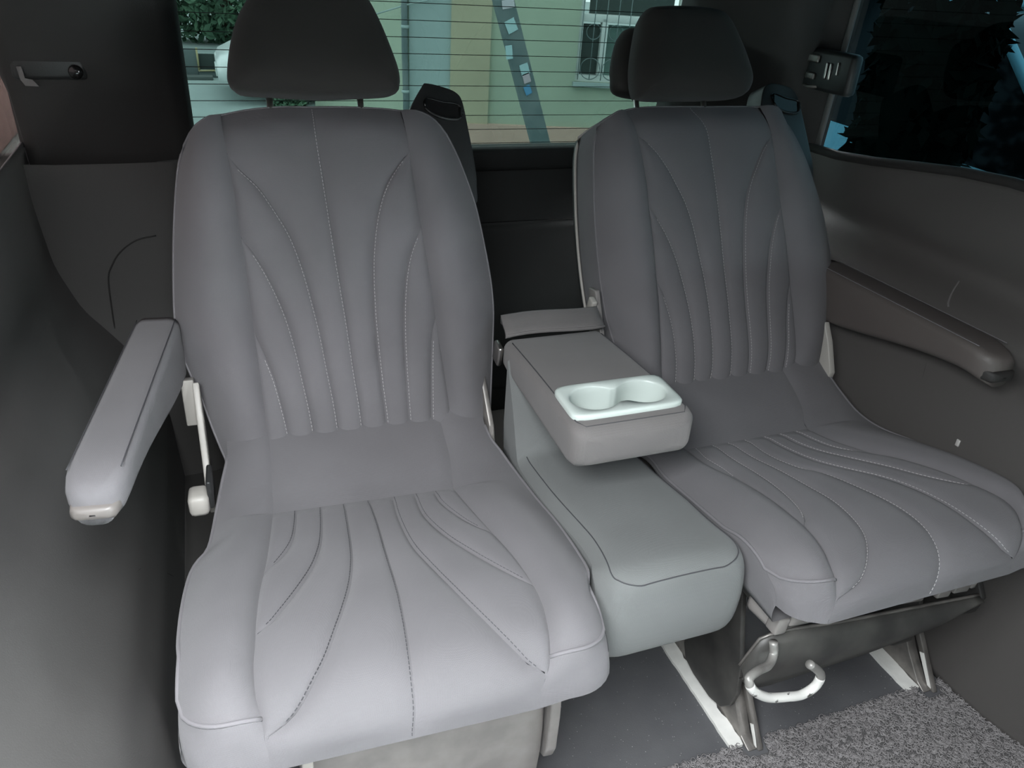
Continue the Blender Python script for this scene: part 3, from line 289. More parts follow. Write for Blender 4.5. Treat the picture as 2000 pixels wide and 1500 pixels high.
RIGHT_CUSHION = {
  'OL': [(0.1171,-0.2419),(0.1276,-0.2357),(0.1375,-0.2297),(0.1483,-0.2248),(0.1616,-0.222),(0.1774,-0.2218),(0.1953,-0.2244),(0.2136,-0.2276),(0.2314,-0.2299),(0.2482,-0.2309),(0.2647,-0.2316),(0.2813,-0.2323),(0.2977,-0.233),(0.3139,-0.2338),(0.33,-0.2348),(0.3458,-0.2358),(0.3612,-0.2369),(0.3764,-0.238),(0.3914,-0.2392),(0.4061,-0.2404),(0.4205,-0.2416),(0.4345,-0.2426),(0.4479,-0.2432),(0.4607,-0.2435),(0.4734,-0.2443),(0.4866,-0.2465),(0.5002,-0.2508),(0.5131,-0.2551)],
  'OR': [(0.046,0.284),(0.0607,0.2837),(0.0757,0.2829),(0.0907,0.2825),(0.1057,0.2816),(0.1208,0.2807),(0.1348,0.2807),(0.1483,0.2806),(0.1632,0.2798),(0.1784,0.2793),(0.1931,0.2795),(0.2072,0.2806),(0.2201,0.283),(0.2323,0.2862),(0.2443,0.2895),(0.2564,0.2923),(0.2692,0.2941),(0.2821,0.2955),(0.295,0.2967),(0.308,0.2977),(0.3209,0.2985),(0.3337,0.2992),(0.3465,0.2996),(0.3592,0.2996),(0.372,0.2993),(0.3849,0.2985),(0.398,0.2972),(0.4113,0.2952),(0.4247,0.2929),(0.4379,0.2903),(0.4509,0.2879),(0.4637,0.2853),(0.4764,0.2824),(0.4891,0.2791),(0.5019,0.2752),(0.5148,0.2704),(0.528,0.2639),(0.5417,0.2553),(0.5552,0.2442),(0.5677,0.2348)],
  'SL': [(0.0423,-0.1892),(0.0531,-0.1854),(0.0641,-0.1819),(0.0753,-0.1786),(0.0865,-0.1754),(0.0976,-0.1722),(0.1088,-0.1691),(0.1199,-0.166),(0.1307,-0.1626),(0.142,-0.1597),(0.1544,-0.1576),(0.1677,-0.1563),(0.1815,-0.1556),(0.1956,-0.1554),(0.2099,-0.1555),(0.2242,-0.1556),(0.2382,-0.1555),(0.252,-0.1552),(0.2653,-0.1545),(0.2777,-0.1529),(0.2892,-0.1505),(0.3001,-0.1478),(0.3107,-0.1448),(0.3213,-0.142),(0.3321,-0.1396),(0.3434,-0.138),(0.3551,-0.137),(0.367,-0.1365),(0.379,-0.1364),(0.3912,-0.1366),(0.4033,-0.137),(0.4154,-0.1378),(0.4276,-0.139),(0.4397,-0.1405),(0.4515,-0.1419),(0.4627,-0.143),(0.4737,-0.144),(0.4845,-0.1452),(0.4952,-0.1469),(0.5058,-0.149),(0.5162,-0.1512),(0.5264,-0.1538),(0.5362,-0.1565),(0.5458,-0.1595),(0.5547,-0.1627),(0.5632,-0.1655),(0.5712,-0.1674),(0.5789,-0.1689),(0.5863,-0.1714),(0.5936,-0.1742),(0.6007,-0.1768),(0.6078,-0.1794),(0.6147,-0.1828),(0.6213,-0.1867),(0.6282,-0.1902),(0.6354,-0.1934)],
  'SR': [(0.0408,0.1681),(0.0541,0.1668),(0.0677,0.1651),(0.0813,0.1629),(0.0952,0.1599),(0.1095,0.1554),(0.1241,0.149),(0.139,0.1412),(0.1555,0.1277),(0.1731,0.1179),(0.1872,0.1169),(0.1997,0.1181),(0.2114,0.1202),(0.2226,0.1227),(0.2335,0.1254),(0.2439,0.1285),(0.2539,0.1321),(0.2636,0.1358),(0.2732,0.1396),(0.2827,0.1433),(0.2921,0.1469),(0.3012,0.1508),(0.3101,0.1548),(0.3188,0.159),(0.3273,0.1631),(0.3359,0.1671),(0.3443,0.1711),(0.3526,0.1751),(0.3609,0.1791),(0.3693,0.1828),(0.3778,0.1861),(0.3866,0.189),(0.3955,0.1916),(0.4045,0.194),(0.4135,0.1961),(0.4225,0.198),(0.4316,0.1998),(0.4405,0.2014),(0.4494,0.203),(0.4582,0.2046),(0.4669,0.2061),(0.4755,0.2075),(0.484,0.209),(0.4923,0.2105),(0.5003,0.2123),(0.5085,0.2136),(0.5173,0.2137),(0.5266,0.2124),(0.536,0.2103),(0.5455,0.2074),(0.5549,0.2036),(0.5641,0.1984),(0.5729,0.192),(0.5812,0.1851),(0.5889,0.1779),(0.5961,0.171),(0.6032,0.1647),(0.61,0.1586),(0.616,0.1514),(0.6218,0.1445)],
  'C': [(0.1829,-0.0261),(0.1972,-0.0255),(0.212,-0.0257),(0.2268,-0.026),(0.241,-0.0257),(0.2544,-0.0247),(0.2671,-0.0229),(0.2792,-0.0207),(0.2908,-0.0181),(0.3019,-0.015),(0.3124,-0.0116),(0.322,-0.0073),(0.3306,-0.0022),(0.3388,0.0032),(0.3472,0.0083),(0.3563,0.0126),(0.3662,0.0157),(0.3766,0.0182),(0.3871,0.0203),(0.3978,0.022),(0.4084,0.0235),(0.4189,0.025),(0.4292,0.0265),(0.4394,0.0279),(0.4494,0.0293),(0.4593,0.0305),(0.4693,0.0314),(0.4793,0.032),(0.4892,0.0325),(0.4991,0.0326),(0.509,0.0324),(0.5189,0.0316),(0.5289,0.0305),(0.5387,0.0289),(0.5483,0.027),(0.5577,0.0246),(0.5667,0.0221),(0.5755,0.0195),(0.5839,0.0164),(0.5921,0.0125),(0.6,0.0084),(0.6078,0.0042),(0.6154,0.0001),(0.623,-0.004),(0.6307,-0.0081),(0.6386,-0.012),(0.6459,-0.0167),(0.6551,-0.0195)],
  'L1': [(0.1812,-0.0635),(0.1941,-0.0619),(0.2074,-0.0609),(0.2207,-0.0601),(0.2338,-0.0592),(0.2466,-0.0581),(0.259,-0.0565),(0.271,-0.0547),(0.2828,-0.0529),(0.2946,-0.0511),(0.3065,-0.0498),(0.3188,-0.049),(0.3311,-0.0486),(0.3434,-0.0483),(0.3555,-0.0482),(0.3677,-0.0482),(0.3797,-0.0484),(0.3914,-0.0484),(0.4027,-0.0482),(0.4139,-0.0479),(0.425,-0.0479),(0.4364,-0.0486),(0.4481,-0.05),(0.4598,-0.052),(0.4716,-0.0546),(0.4832,-0.0575),(0.4947,-0.0607),(0.5059,-0.0642),(0.517,-0.0685),(0.5281,-0.0737),(0.5387,-0.0802),(0.5486,-0.0874),(0.5575,-0.0949),(0.5656,-0.1023),(0.5731,-0.1098),(0.5798,-0.1173),(0.5858,-0.1252),(0.5912,-0.1331),(0.596,-0.1412),(0.6002,-0.1493),(0.6039,-0.1577),(0.6074,-0.1659),(0.6108,-0.1741),(0.6143,-0.182)],
  'L2': [(0.1775,-0.0967),(0.1891,-0.0963),(0.201,-0.0964),(0.2129,-0.0965),(0.2247,-0.0964),(0.236,-0.096),(0.2471,-0.0953),(0.258,-0.0946),(0.2689,-0.0939),(0.2798,-0.0933),(0.2908,-0.093),(0.302,-0.093),(0.3133,-0.0933),(0.3246,-0.0938),(0.3358,-0.0945),(0.347,-0.0953),(0.3582,-0.0965),(0.3697,-0.0981),(0.3812,-0.0999),(0.3927,-0.1022),(0.4043,-0.1047),(0.416,-0.1078),(0.4278,-0.1113),(0.4396,-0.1155),(0.4516,-0.1208),(0.4637,-0.128),(0.4753,-0.1365),(0.4865,-0.1446)],
  'L3': [(0.1783,-0.1325),(0.1879,-0.1338),(0.1977,-0.1355),(0.2075,-0.137),(0.2167,-0.1379),(0.2252,-0.1378),(0.2331,-0.137),(0.2407,-0.1359),(0.2482,-0.1348),(0.2558,-0.1339),(0.2639,-0.1334),(0.2722,-0.1333),(0.2807,-0.1335),(0.2893,-0.1339),(0.2979,-0.1344),(0.3065,-0.135),(0.3151,-0.1356),(0.3237,-0.1364),(0.3322,-0.1372),(0.3405,-0.138)],
  'R1': [(0.1821,0.0115),(0.1962,0.0138),(0.2106,0.0155),(0.225,0.0171),(0.2388,0.0192),(0.2523,0.0216),(0.2656,0.0239),(0.2786,0.0263),(0.2911,0.0292),(0.3029,0.0326),(0.3137,0.0369),(0.3236,0.0419),(0.3331,0.0473),(0.3423,0.0529),(0.3514,0.0583),(0.3603,0.0639),(0.369,0.0695),(0.3777,0.0751),(0.3865,0.0802),(0.3957,0.0848),(0.4053,0.0888),(0.4151,0.0924),(0.4251,0.0955),(0.4352,0.0982),(0.4455,0.1004),(0.4558,0.1024),(0.4661,0.1041),(0.4764,0.1056),(0.4867,0.1068),(0.4968,0.1078),(0.5069,0.1086),(0.5169,0.1092),(0.5268,0.1097),(0.5364,0.1104),(0.5456,0.1115),(0.5543,0.1132),(0.5627,0.1154),(0.5708,0.1182),(0.5788,0.1214),(0.5868,0.1251),(0.595,0.129),(0.6035,0.1334),(0.6124,0.1393),(0.6221,0.1458)],
  'R2': [(0.1806,0.0478),(0.1954,0.05),(0.2105,0.0515),(0.2249,0.0538),(0.238,0.0573),(0.2503,0.0615),(0.2621,0.0661),(0.2734,0.0711),(0.2843,0.0763),(0.2945,0.0821),(0.3044,0.0881),(0.314,0.0942),(0.3235,0.1002),(0.3332,0.106),(0.3426,0.1118),(0.3519,0.1176),(0.3613,0.1232),(0.3708,0.1284),(0.3806,0.1332),(0.3906,0.1375),(0.4007,0.1416),(0.4104,0.1459),(0.4195,0.1507),(0.4281,0.1561),(0.4363,0.1619),(0.444,0.168),(0.4515,0.1744),(0.4588,0.181),(0.4657,0.1878),(0.4725,0.1948),(0.4791,0.202),(0.4855,0.2092)],
  'R3': [(0.1766,0.0844),(0.1892,0.0865),(0.2021,0.0882),(0.2146,0.0902),(0.2263,0.093),(0.2378,0.0959),(0.2489,0.0991),(0.2592,0.1029),(0.2687,0.1076),(0.2771,0.1134),(0.2848,0.1198),(0.2922,0.1264),(0.2994,0.1332),(0.3066,0.1398),(0.3142,0.146),(0.3219,0.1519),(0.3295,0.1577),(0.3372,0.1635),(0.3448,0.1692),(0.3523,0.1749)],
  'S2': [(-0.1602,0.1739),(-0.1467,0.1746),(-0.1332,0.1754),(-0.1197,0.1761),(-0.1061,0.1769),(-0.0924,0.1778),(-0.0789,0.1789),(-0.0654,0.1802),(-0.0517,0.1814),(-0.0379,0.1824),(-0.0236,0.1829),(-0.009,0.1829),(0.0059,0.1826),(0.0212,0.182),(0.0366,0.1812),(0.0521,0.1804),(0.0679,0.1795),(0.0839,0.1784),(0.1001,0.1772),(0.1164,0.176)],
  'PFL': [(-0.28,0.5443),(-0.2766,0.5486),(-0.2731,0.5528),(-0.2687,0.5562),(-0.2635,0.5589),(-0.2581,0.5613),(-0.2524,0.5636),(-0.2467,0.5657),(-0.2409,0.5677),(-0.2349,0.5696),(-0.2289,0.5715),(-0.2227,0.5732),(-0.2165,0.5748),(-0.2101,0.5763),(-0.2036,0.5777),(-0.197,0.5789),(-0.1904,0.5801),(-0.1836,0.5812),(-0.1768,0.5823),(-0.17,0.5835)],
  'XR': [(0.1231,0.1738),(0.1332,0.1705),(0.1434,0.167),(0.1537,0.1635),(0.1639,0.1602),(0.1739,0.1574),(0.1837,0.1552),(0.193,0.1538),(0.2018,0.1532),(0.2104,0.153),(0.2187,0.1531),(0.2271,0.1534),(0.2354,0.1536),(0.244,0.1536)],
}
# ------------------------------------------------------------------ the van shell
def wall_surface(name, prof_fn, y0, y1, z0, z1, ny, nz_, m, thick):
    P = [[(prof_fn(y, z), y, z) for z in np.linspace(z0, z1, nz_)] for y in np.linspace(y0, y1, ny)]
    o = grid(P, name, m)
    md = o.modifiers.new('thickness', 'SOLIDIFY'); md.thickness = thick; md.offset = 0
    return o
def interp_prof(T):
    zs = [a for a, b in T]; xs = [b for a, b in T]
    zz = np.linspace(zs[0], zs[-1], 200)
    xx = np.interp(zz, zs, xs); k = np.ones(13) / 13; xp = np.convolve(np.pad(xx, 6, 'edge'), k, 'valid')
    return lambda z: float(np.interp(z, zz, xp))
LP = interp_prof([(0, -.165), (.20, -.175), (.30, -.20), (.38, -.255), (.46, -.315), (.56, -.350), (.70, -.362), (.81, -.36)])
RP = interp_prof([(0, 1.215), (.10, 1.228), (.30, 1.25), (.42, 1.268), (.55, 1.30), (.59, 1.300), (.625, 1.255), (.66, 1.255), (.685, 1.315), (.71, 1.345), (.76, 1.318), (.82, 1.312), (.88, 1.328), (.91, 1.34)])
def lw(y, z):
    k = smoothstep(.62, .48, y)
    return LP(z) * (1 - k) + min(LP(z), -.30) * k
def rw(y, z):
    return RP(z) + .10 * smoothstep(.62, .2, y) * smoothstep(.5, .0, z)

struct(box('floor', (.5, .45, -.02), (2.0, 3.0, .04), M['vinyl']))
SX0, SX1, SY0, SY1 = -.37, .10, -.35, .38          # unseen roof opening added to light the middle row, above and behind the camera
cei = struct(box('ceiling', (.5, (SY1 + 1.95) / 2, 1.335), (2.0, 1.95 - SY1, .03), M['roof']))
for c, s_ in (((.5, (SY0 - 1.6) / 2, 1.335), (2.0, SY0 + 1.6, .03)), (((SX0 - .5) / 2, (SY0 + SY1) / 2, 1.335), (SX0 + .5, SY1 - SY0, .03)), (((SX1 + 1.5) / 2, (SY0 + SY1) / 2, 1.335), (1.5 - SX1, SY1 - SY0, .03))):
    box('headliner_panel', c, s_, M['roof'], cei)
struct(box('ceiling_shade_beam', (.5, .40, 1.275), (1.9, .03, .11), M['roof'], bev=.01))  # unseen beam added to keep roof light off seat tops and headrests
struct(wall_surface('wall_left', lw, .46, 1.86, 0, .81, 40, 44, M['trim'], .004))
def sill(y): return .840 + .053 * smoothstep(1.47, .95, y)
o = struct(grid([[(rw(y, sill(y) * k), y, sill(y) * k) for k in np.linspace(0, 1, 60)] for y in np.linspace(-.9, 1.86, 50)], 'wall_right', M['trimr']))
md = o.modifiers.new('thickness', 'SOLIDIFY'); md.thickness = .004; md.offset = 0
# left upper: quarter window with slanted rear edge, wide rear pillar
struct(prism('trim_1', [(-.40, y, z) for y, z in [(.46, 1.18), (1.66, 1.18), (1.66, 1.33), (.46, 1.33)]], (.03, 0, 0), M['trimd'], bev=.008))
struct(prism('trim_3', [(-.40, y, z) for y, z in [(.46, 0), (.54, 0), (.54, 1.2), (.46, 1.2)]], (.04, 0, 0), M['trimd'], bev=.008))
def pane_x(name, x, y0, y1, z0, z1, m): return struct(pyd(name, [(x, y0, z0), (x, y1, z0), (x, y1, z1), (x, y0, z1)], [(0, 1, 2, 3)], m, None, False))
pane_x('window_1', -.366, .535, 1.915, .77, 1.19, M['lglass'])
# left corner pillar beside the rear window (slopes with the tailgate)
P = []
for z in np.linspace(.74, 1.33, 12):
    t = (z - .776) / (1.33 - .776); yb = 1.835 + (1.72 - 1.835) * t
    P.append([(-.358 - .03 * smoothstep(.93, 1.0, z), yb - .01, z), (-.352, yb - .03, z), (-.33, yb - .035, z), (-.20, yb - .035, z), (-.075, yb - .03, z), (-.042, yb - .018, z), (-.034, yb - .006, z), (-.034, yb + .02, z)])
struct(grid(P, 'trim_4', M['trimd']))
struct(prism('light_filler_low', [(x, y, .70) for x, y in [(-.363, 1.835), (-.34, 1.825), (-.06, 1.86), (-.06, 1.95), (-.363, 1.95)]], (0, 0, .10), M['trimd']))  # lower block of the hidden filler that keeps skylight out behind the pillar
struct(prism('light_filler', [(x, y, .80) for x, y in [(-.363, 1.818), (-.355, 1.812), (-.345, 1.83), (-.345, 1.95), (-.363, 1.95)]], (0, 0, .53), M['trimd']))  # hidden filler added behind the pillar to block sky reflected in the pane
# tailgate inner panel under the rear window with a recessed lower field
tg = thing('wall_back', '', '')
for k in ('label', 'category'): del tg[k]
tg['kind'] = 'structure'
bm = bmesh.new()
add_box(bm, (.53, 1.845, .39), (1.90, .03, .78), bev=.004)
add_box(bm, (.53, 1.822, .752), (1.32, .035, .058), bev=.014)
frombm('panel', bm, M['backtrim'], tg, True)
box('lower_panel', (.53, 1.818, .34), (1.20, .03, .50), M['backtrim'], tg, bev=.02)
struct(box('baseboard_back', (.53, 1.50, .012), (1.74, .62, .024), M['trimm'], bev=.004))
# rear window: glass pane leaning forward, heater wires, rubber seal
TG0, TG1 = Vector((0, 1.835, .776)), Vector((0, 1.72, 1.33))
def tgpt(x, t, n=0): p = TG0.lerp(TG1, t); return Vector((x, p.y + n, p.z))
wn = thing('window_2', '', '')
for k in ('label', 'category'): del wn[k]
wn['kind'] = 'structure'
bm = bmesh.new()
vs_ = [bm.verts.new(tgpt(x, t)) for x, t in ((-.06, -.02), (1.12, -.02), (1.12, 1), (-.06, 1))]; f = bm.faces.new(vs_)
frombm('pane', bm, M['rglass'], wn)
for k in range(15):
    t = .022 + k * .0615
    sag = .0
    path = [tgpt(x, t, -.003) for x in np.linspace(-.05, 1.11, 12)]
    tube('heater_wire', path, .0008, M['wire'], wn, 5)
tube('seal', [tgpt(-.03, -.01, -.006), tgpt(1.085, -.01, -.006)], .010, M['black'], wn, 8)
# right side: rear pillar, long dark window, upper rail
P = []
for z in np.linspace(.76, 1.33, 14):
    t = (z - .776) / (1.33 - .776); yb = 1.835 + (1.72 - 1.835) * t
    row = [(1.085, yb, z), (1.10, yb - .05, z), (1.14, yb - .11, z), (1.22, yb - .19, z), (1.285, yb - .26, z), (1.31, 1.53, z), (1.325, 1.490 - .02 * t, z), (1.345, 1.482 - .02 * t, z)]
    P.append(row)
o = struct(grid(P, 'trim_5', M['trimd'])); md = o.modifiers.new('thickness', 'SOLIDIFY'); md.thickness = .006
pane_x('window_3', 1.354, -.92, 1.58, .76, 1.30, M['sglass'])
struct(box('trim_6', (1.34, .28, 1.28), (.05, 2.4, .12), M['trimd'], bev=.015))
struct(tube('trim_7', [(rw(y, sill(y)) + .003, y, sill(y)) for y in np.linspace(1.50, -.9, 24)], .011, M['trimd'], seg=8))
struct(tube('trim_8', [(1.328, 1.478 - .02 * t, .84 + .49 * t) for t in np.linspace(0, 1, 8)], .007, M['trim'], seg=8))
# moulding joints of the wall panels
struct(tube('trim_9', smoothpath([(rw(.98, z) - .0012, y, z) for y, z in ((.999, .697), (.989, .682), (.975, .668), (.966, .662))], 5), .0022, M['taupe'], seg=6))
struct(tube('trim_10', smoothpath([(rw(y, z) - .0006, y, z) for y, z in ((.985, .533), (.968, .480), (.952, .432), (.955, .393), (.979, .365))], 6), .0014, M['trimd'], seg=6))
P = [[(x, yy - .06 * smoothstep(.45, .1, z), z) for x, yy in ((-.41, 1.80), (-.36, 1.775), (-.30, 1.765), (-.18, 1.765), (-.09, 1.77), (-.06, 1.785), (-.05, 1.83))] for z in np.linspace(0, .775, 12)]
struct(grid(P, 'trim_13', M['trimm']))
struct(tube('trim_11', smoothpath([(x, 1.7635, z) for x, z in ((-.258, .39), (-.255, .46), (-.249, .53), (-.236, .56), (-.215, .588), (-.180, .612), (-.14, .62))], 6), .0016, M['trimd'], seg=6))
struct(tube('trim_12', smoothpath([(lw(y, z) + .0005, y, z) for y, z in ((1.06, .295), (1.096, .273), (1.168, .193), (1.261, .092))], 6), .0014, M['trimd'], seg=6))
scf = box('scuff_mark', (rw(.84, .43) - .003, .842, .433), (.003, .008, .014), M['scuff'], bev=.001)
tag(scf, 'tiny white scuff chip on right side wall below the armrest', 'scuff mark')
# front end of the cabin, behind the camera: unseen bulkhead, closed fully to keep out frontal light
struct(box('wall_front', (.5, -1.55, .65), (2.0, .03, 1.36), M['trimd']))
struct(prism('door_1', [(-.38, y, z) for y, z in [(-1.54, 0), (.46, 0), (.46, .82), (-1.54, .82)]], (-.03, 0, 0), M['trim'], bev=.01))
pane_x('window_4', -.402, -1.54, .50, .79, 1.19, M['sglass'])
struct(box('trim_14', (-.40, -.55, 1.255), (.05, 2.05, .15), M['trimd'], bev=.01))
portal(((SX0 + SX1) / 2, (SY0 + SY1) / 2, 1.34), (0, 0, 0), SX1 - SX0, SY1 - SY0)

# ------------------------------------------------------------------ belt anchors on the pillars
t = thing('belt_anchor', 'dark seat belt anchor with a pale bent edge, on left rear pillar', 'belt anchor', (-.275, 1.775, .965))
box('cover', (0, 0, 0), (.13, .03, .062), M['black'], t, bev=.010)
prism('pale_edge', [(-.052, -.017, -.005), (-.044, -.017, -.005), (-.042, -.017, -.026), (-.030, -.017, -.028), (-.022, -.017, -.040), (-.044, -.017, -.039), (-.050, -.017, -.028)], (0, -.003, 0), M['taupe'], t, label='pale bent edge')
lathe('bolt', [(0, .004), (.010, .004), (.013, .0), (.013, -.006)], M['gloss'], t, 16, (.045, -.018, -.014), (math.radians(90), 0, 0))
t = thing('belt_anchor', 'dark seat belt anchor with glinting metal slots, beside right side window', 'belt anchor', (1.300, 1.46, 1.012))
box('cover', (0, 0, 0), (.03, .15, .085), M['black'], t, bev=.010)
box('upper_bracket', (-.017, .045, .022), (.008, .035, .016), M['rail'], t, bev=.003)
box('lower_bracket', (-.017, .045, -.014), (.008, .028, .014), M['rail'], t, bev=.003)
for y in (-.002, -.014): box('slot_bar', (-.017, y, .002), (.006, .006, .034), M['chrome'], t, bev=.002)
box('slot_bar', (-.017, -.036, .010), (.005, .003, .026), M['chrome'], t, bev=.001)
tube('webbing_guide', [(-.012, .02, -.034), (-.016, .045, -.038), (-.012, .065, -.036)], .004, M['rail'], t, 6)
# ------------------------------------------------------------------ seats
RC = math.radians(27); YB, ZB = .265, .45; VMIN = -.05
BV = Vector((0, math.sin(RC), math.cos(RC))); BN = Vector((0, -math.cos(RC), math.sin(RC)))
def bp(u, v, n=0): return Vector((u, YB, ZB)) + BV * v + BN * n
PA = np.array(PROFILE); PS = np.r_[0, np.cumsum(np.linalg.norm(np.diff(PA, axis=0), axis=1))]
PT = np.gradient(PA, axis=0); PT /= np.linalg.norm(PT, axis=1)[:, None]; PNn = np.stack([PT[:, 1], -PT[:, 0]], 1)
if PNn[30, 1] < 0: PNn = -PNn
def cpt(u, s, n=0):
    y = np.interp(s, PS, PA[:, 0]); z = np.interp(s, PS, PA[:, 1]); ny = np.interp(s, PS, PNn[:, 0]); nz_ = np.interp(s, PS, PNn[:, 1])
    return Vector((u, y + ny * n, z + nz_ * n))
NAMES = ['SL', 'L3', 'L2', 'L1', 'C', 'R1', 'R2', 'R3', 'SR']

class Curves:
    def __init__(s, T, top):
        s.T = {k: np.array(v) for k, v in T.items()}; s.top = top
        s.merge = {}
        for k in NAMES:
            tt = s.T[k][:, 0]
            s.merge[k] = 9 if k in ('SL', 'SR', 'C') else tt.max()
        s.start = s.T['C'][0, 0]
    def u(s, k, t):
        a = s.T[k]
        if k in NAMES[1:4] and t >= s.merge[k]: k = 'SL'
        elif k in NAMES[5:8] and t >= s.merge[k]: k = 'SR'
        a = s.T[k]; v = float(np.interp(t, a[:, 0], a[:, 1]))
        if k in NAMES[1:4] or k in NAMES[5:8]:
            e = s.T['SL' if k in NAMES[1:4] else 'SR']; e = float(np.interp(t, e[:, 0], e[:, 1]))
            v += (e - v) * smoothstep(s.merge[k] - .02, s.merge[k], t)
        if k in NAMES[1:4]:
            v = max(v, float(np.interp(t, s.T['SL'][:, 0], s.T['SL'][:, 1])))
        if k in NAMES[5:8]:
            v = min(v, float(np.interp(t, s.T['SR'][:, 0], s.T['SR'][:, 1])))
        return v

def puff(t, w, cap=.0105, k=.19):
    A = min(cap, k * w); x = abs(2 * t - 1)
    return A * max(0.0, 1 - x ** 2.4) ** .62
def dashes(paths, m, parent, name='stitching', step=.0062, ln=.0040, r=.00048):
    V, F = [], []
    for P in paths:
        if len(P) < 3: continue
        A = np.array([tuple(p) for p in P]); L = np.r_[0, np.cumsum(np.linalg.norm(np.diff(A, axis=0), axis=1))]
        x = step / 2
        while x + ln < L[-1]:
            a = Vector([np.interp(x, L, A[:, k]) for k in range(3)]); b = Vector([np.interp(x + ln, L, A[:, k]) for k in range(3)])
            d = (b - a).normalized(); e = d.cross(Vector((.3, -.6, .7))).normalized() * r; g = d.cross(e).normalized() * r
            n = len(V)
            V += [a + e, a + g, a - e, a - g, b + e, b + g, b - e, b - g]
            F += [(n, n + 1, n + 5, n + 4), (n + 1, n + 2, n + 6, n + 5), (n + 2, n + 3, n + 7, n + 6), (n + 3, n, n + 4, n + 7), (n + 3, n + 2, n + 1, n), (n + 4, n + 5, n + 6, n + 7)]
            x += step
    return pyd(name, V, F, m, parent, False, kind='stuff')

def build_panels(cv, t0, t1, surf, parent, nrow, endA, m, nm='quilted_panel', ncol=9):
    """the eight fluted panels between the nine seams; returns stitch paths"""
    st = []
    for k in range(8):
        a, b = NAMES[k], NAMES[k + 1]
        tip = min(cv.merge[b] if k < 4 else cv.merge[a], t1)
        rows = []; path = []
        n = max(10, int(nrow * (tip - t0) / (t1 - t0)))
        for i in range(n + 1):
            tau = t0 + (tip - t0) * i / n
            ul, ur = cv.u(a, tau), cv.u(b, tau); wdt = max(ur - ul, 0)
            rows.append([surf(ul + wdt * j / ncol, tau, puff(j / ncol, wdt) * endA(tau)) for j in range(ncol + 1)])
            if wdt > .012:
                tt = None
                if k < 4 and b in ('L3', 'L2', 'L1', 'C'): tt = 1 - .0032 / wdt
                elif k > 4: tt = .0032 / wdt
                if tt is not None: path.append(surf(ul + wdt * tt, tau, puff(tt, wdt) * endA(tau) + .0005))
        grid(rows, nm, m, parent)
        st.append(path)
    return st

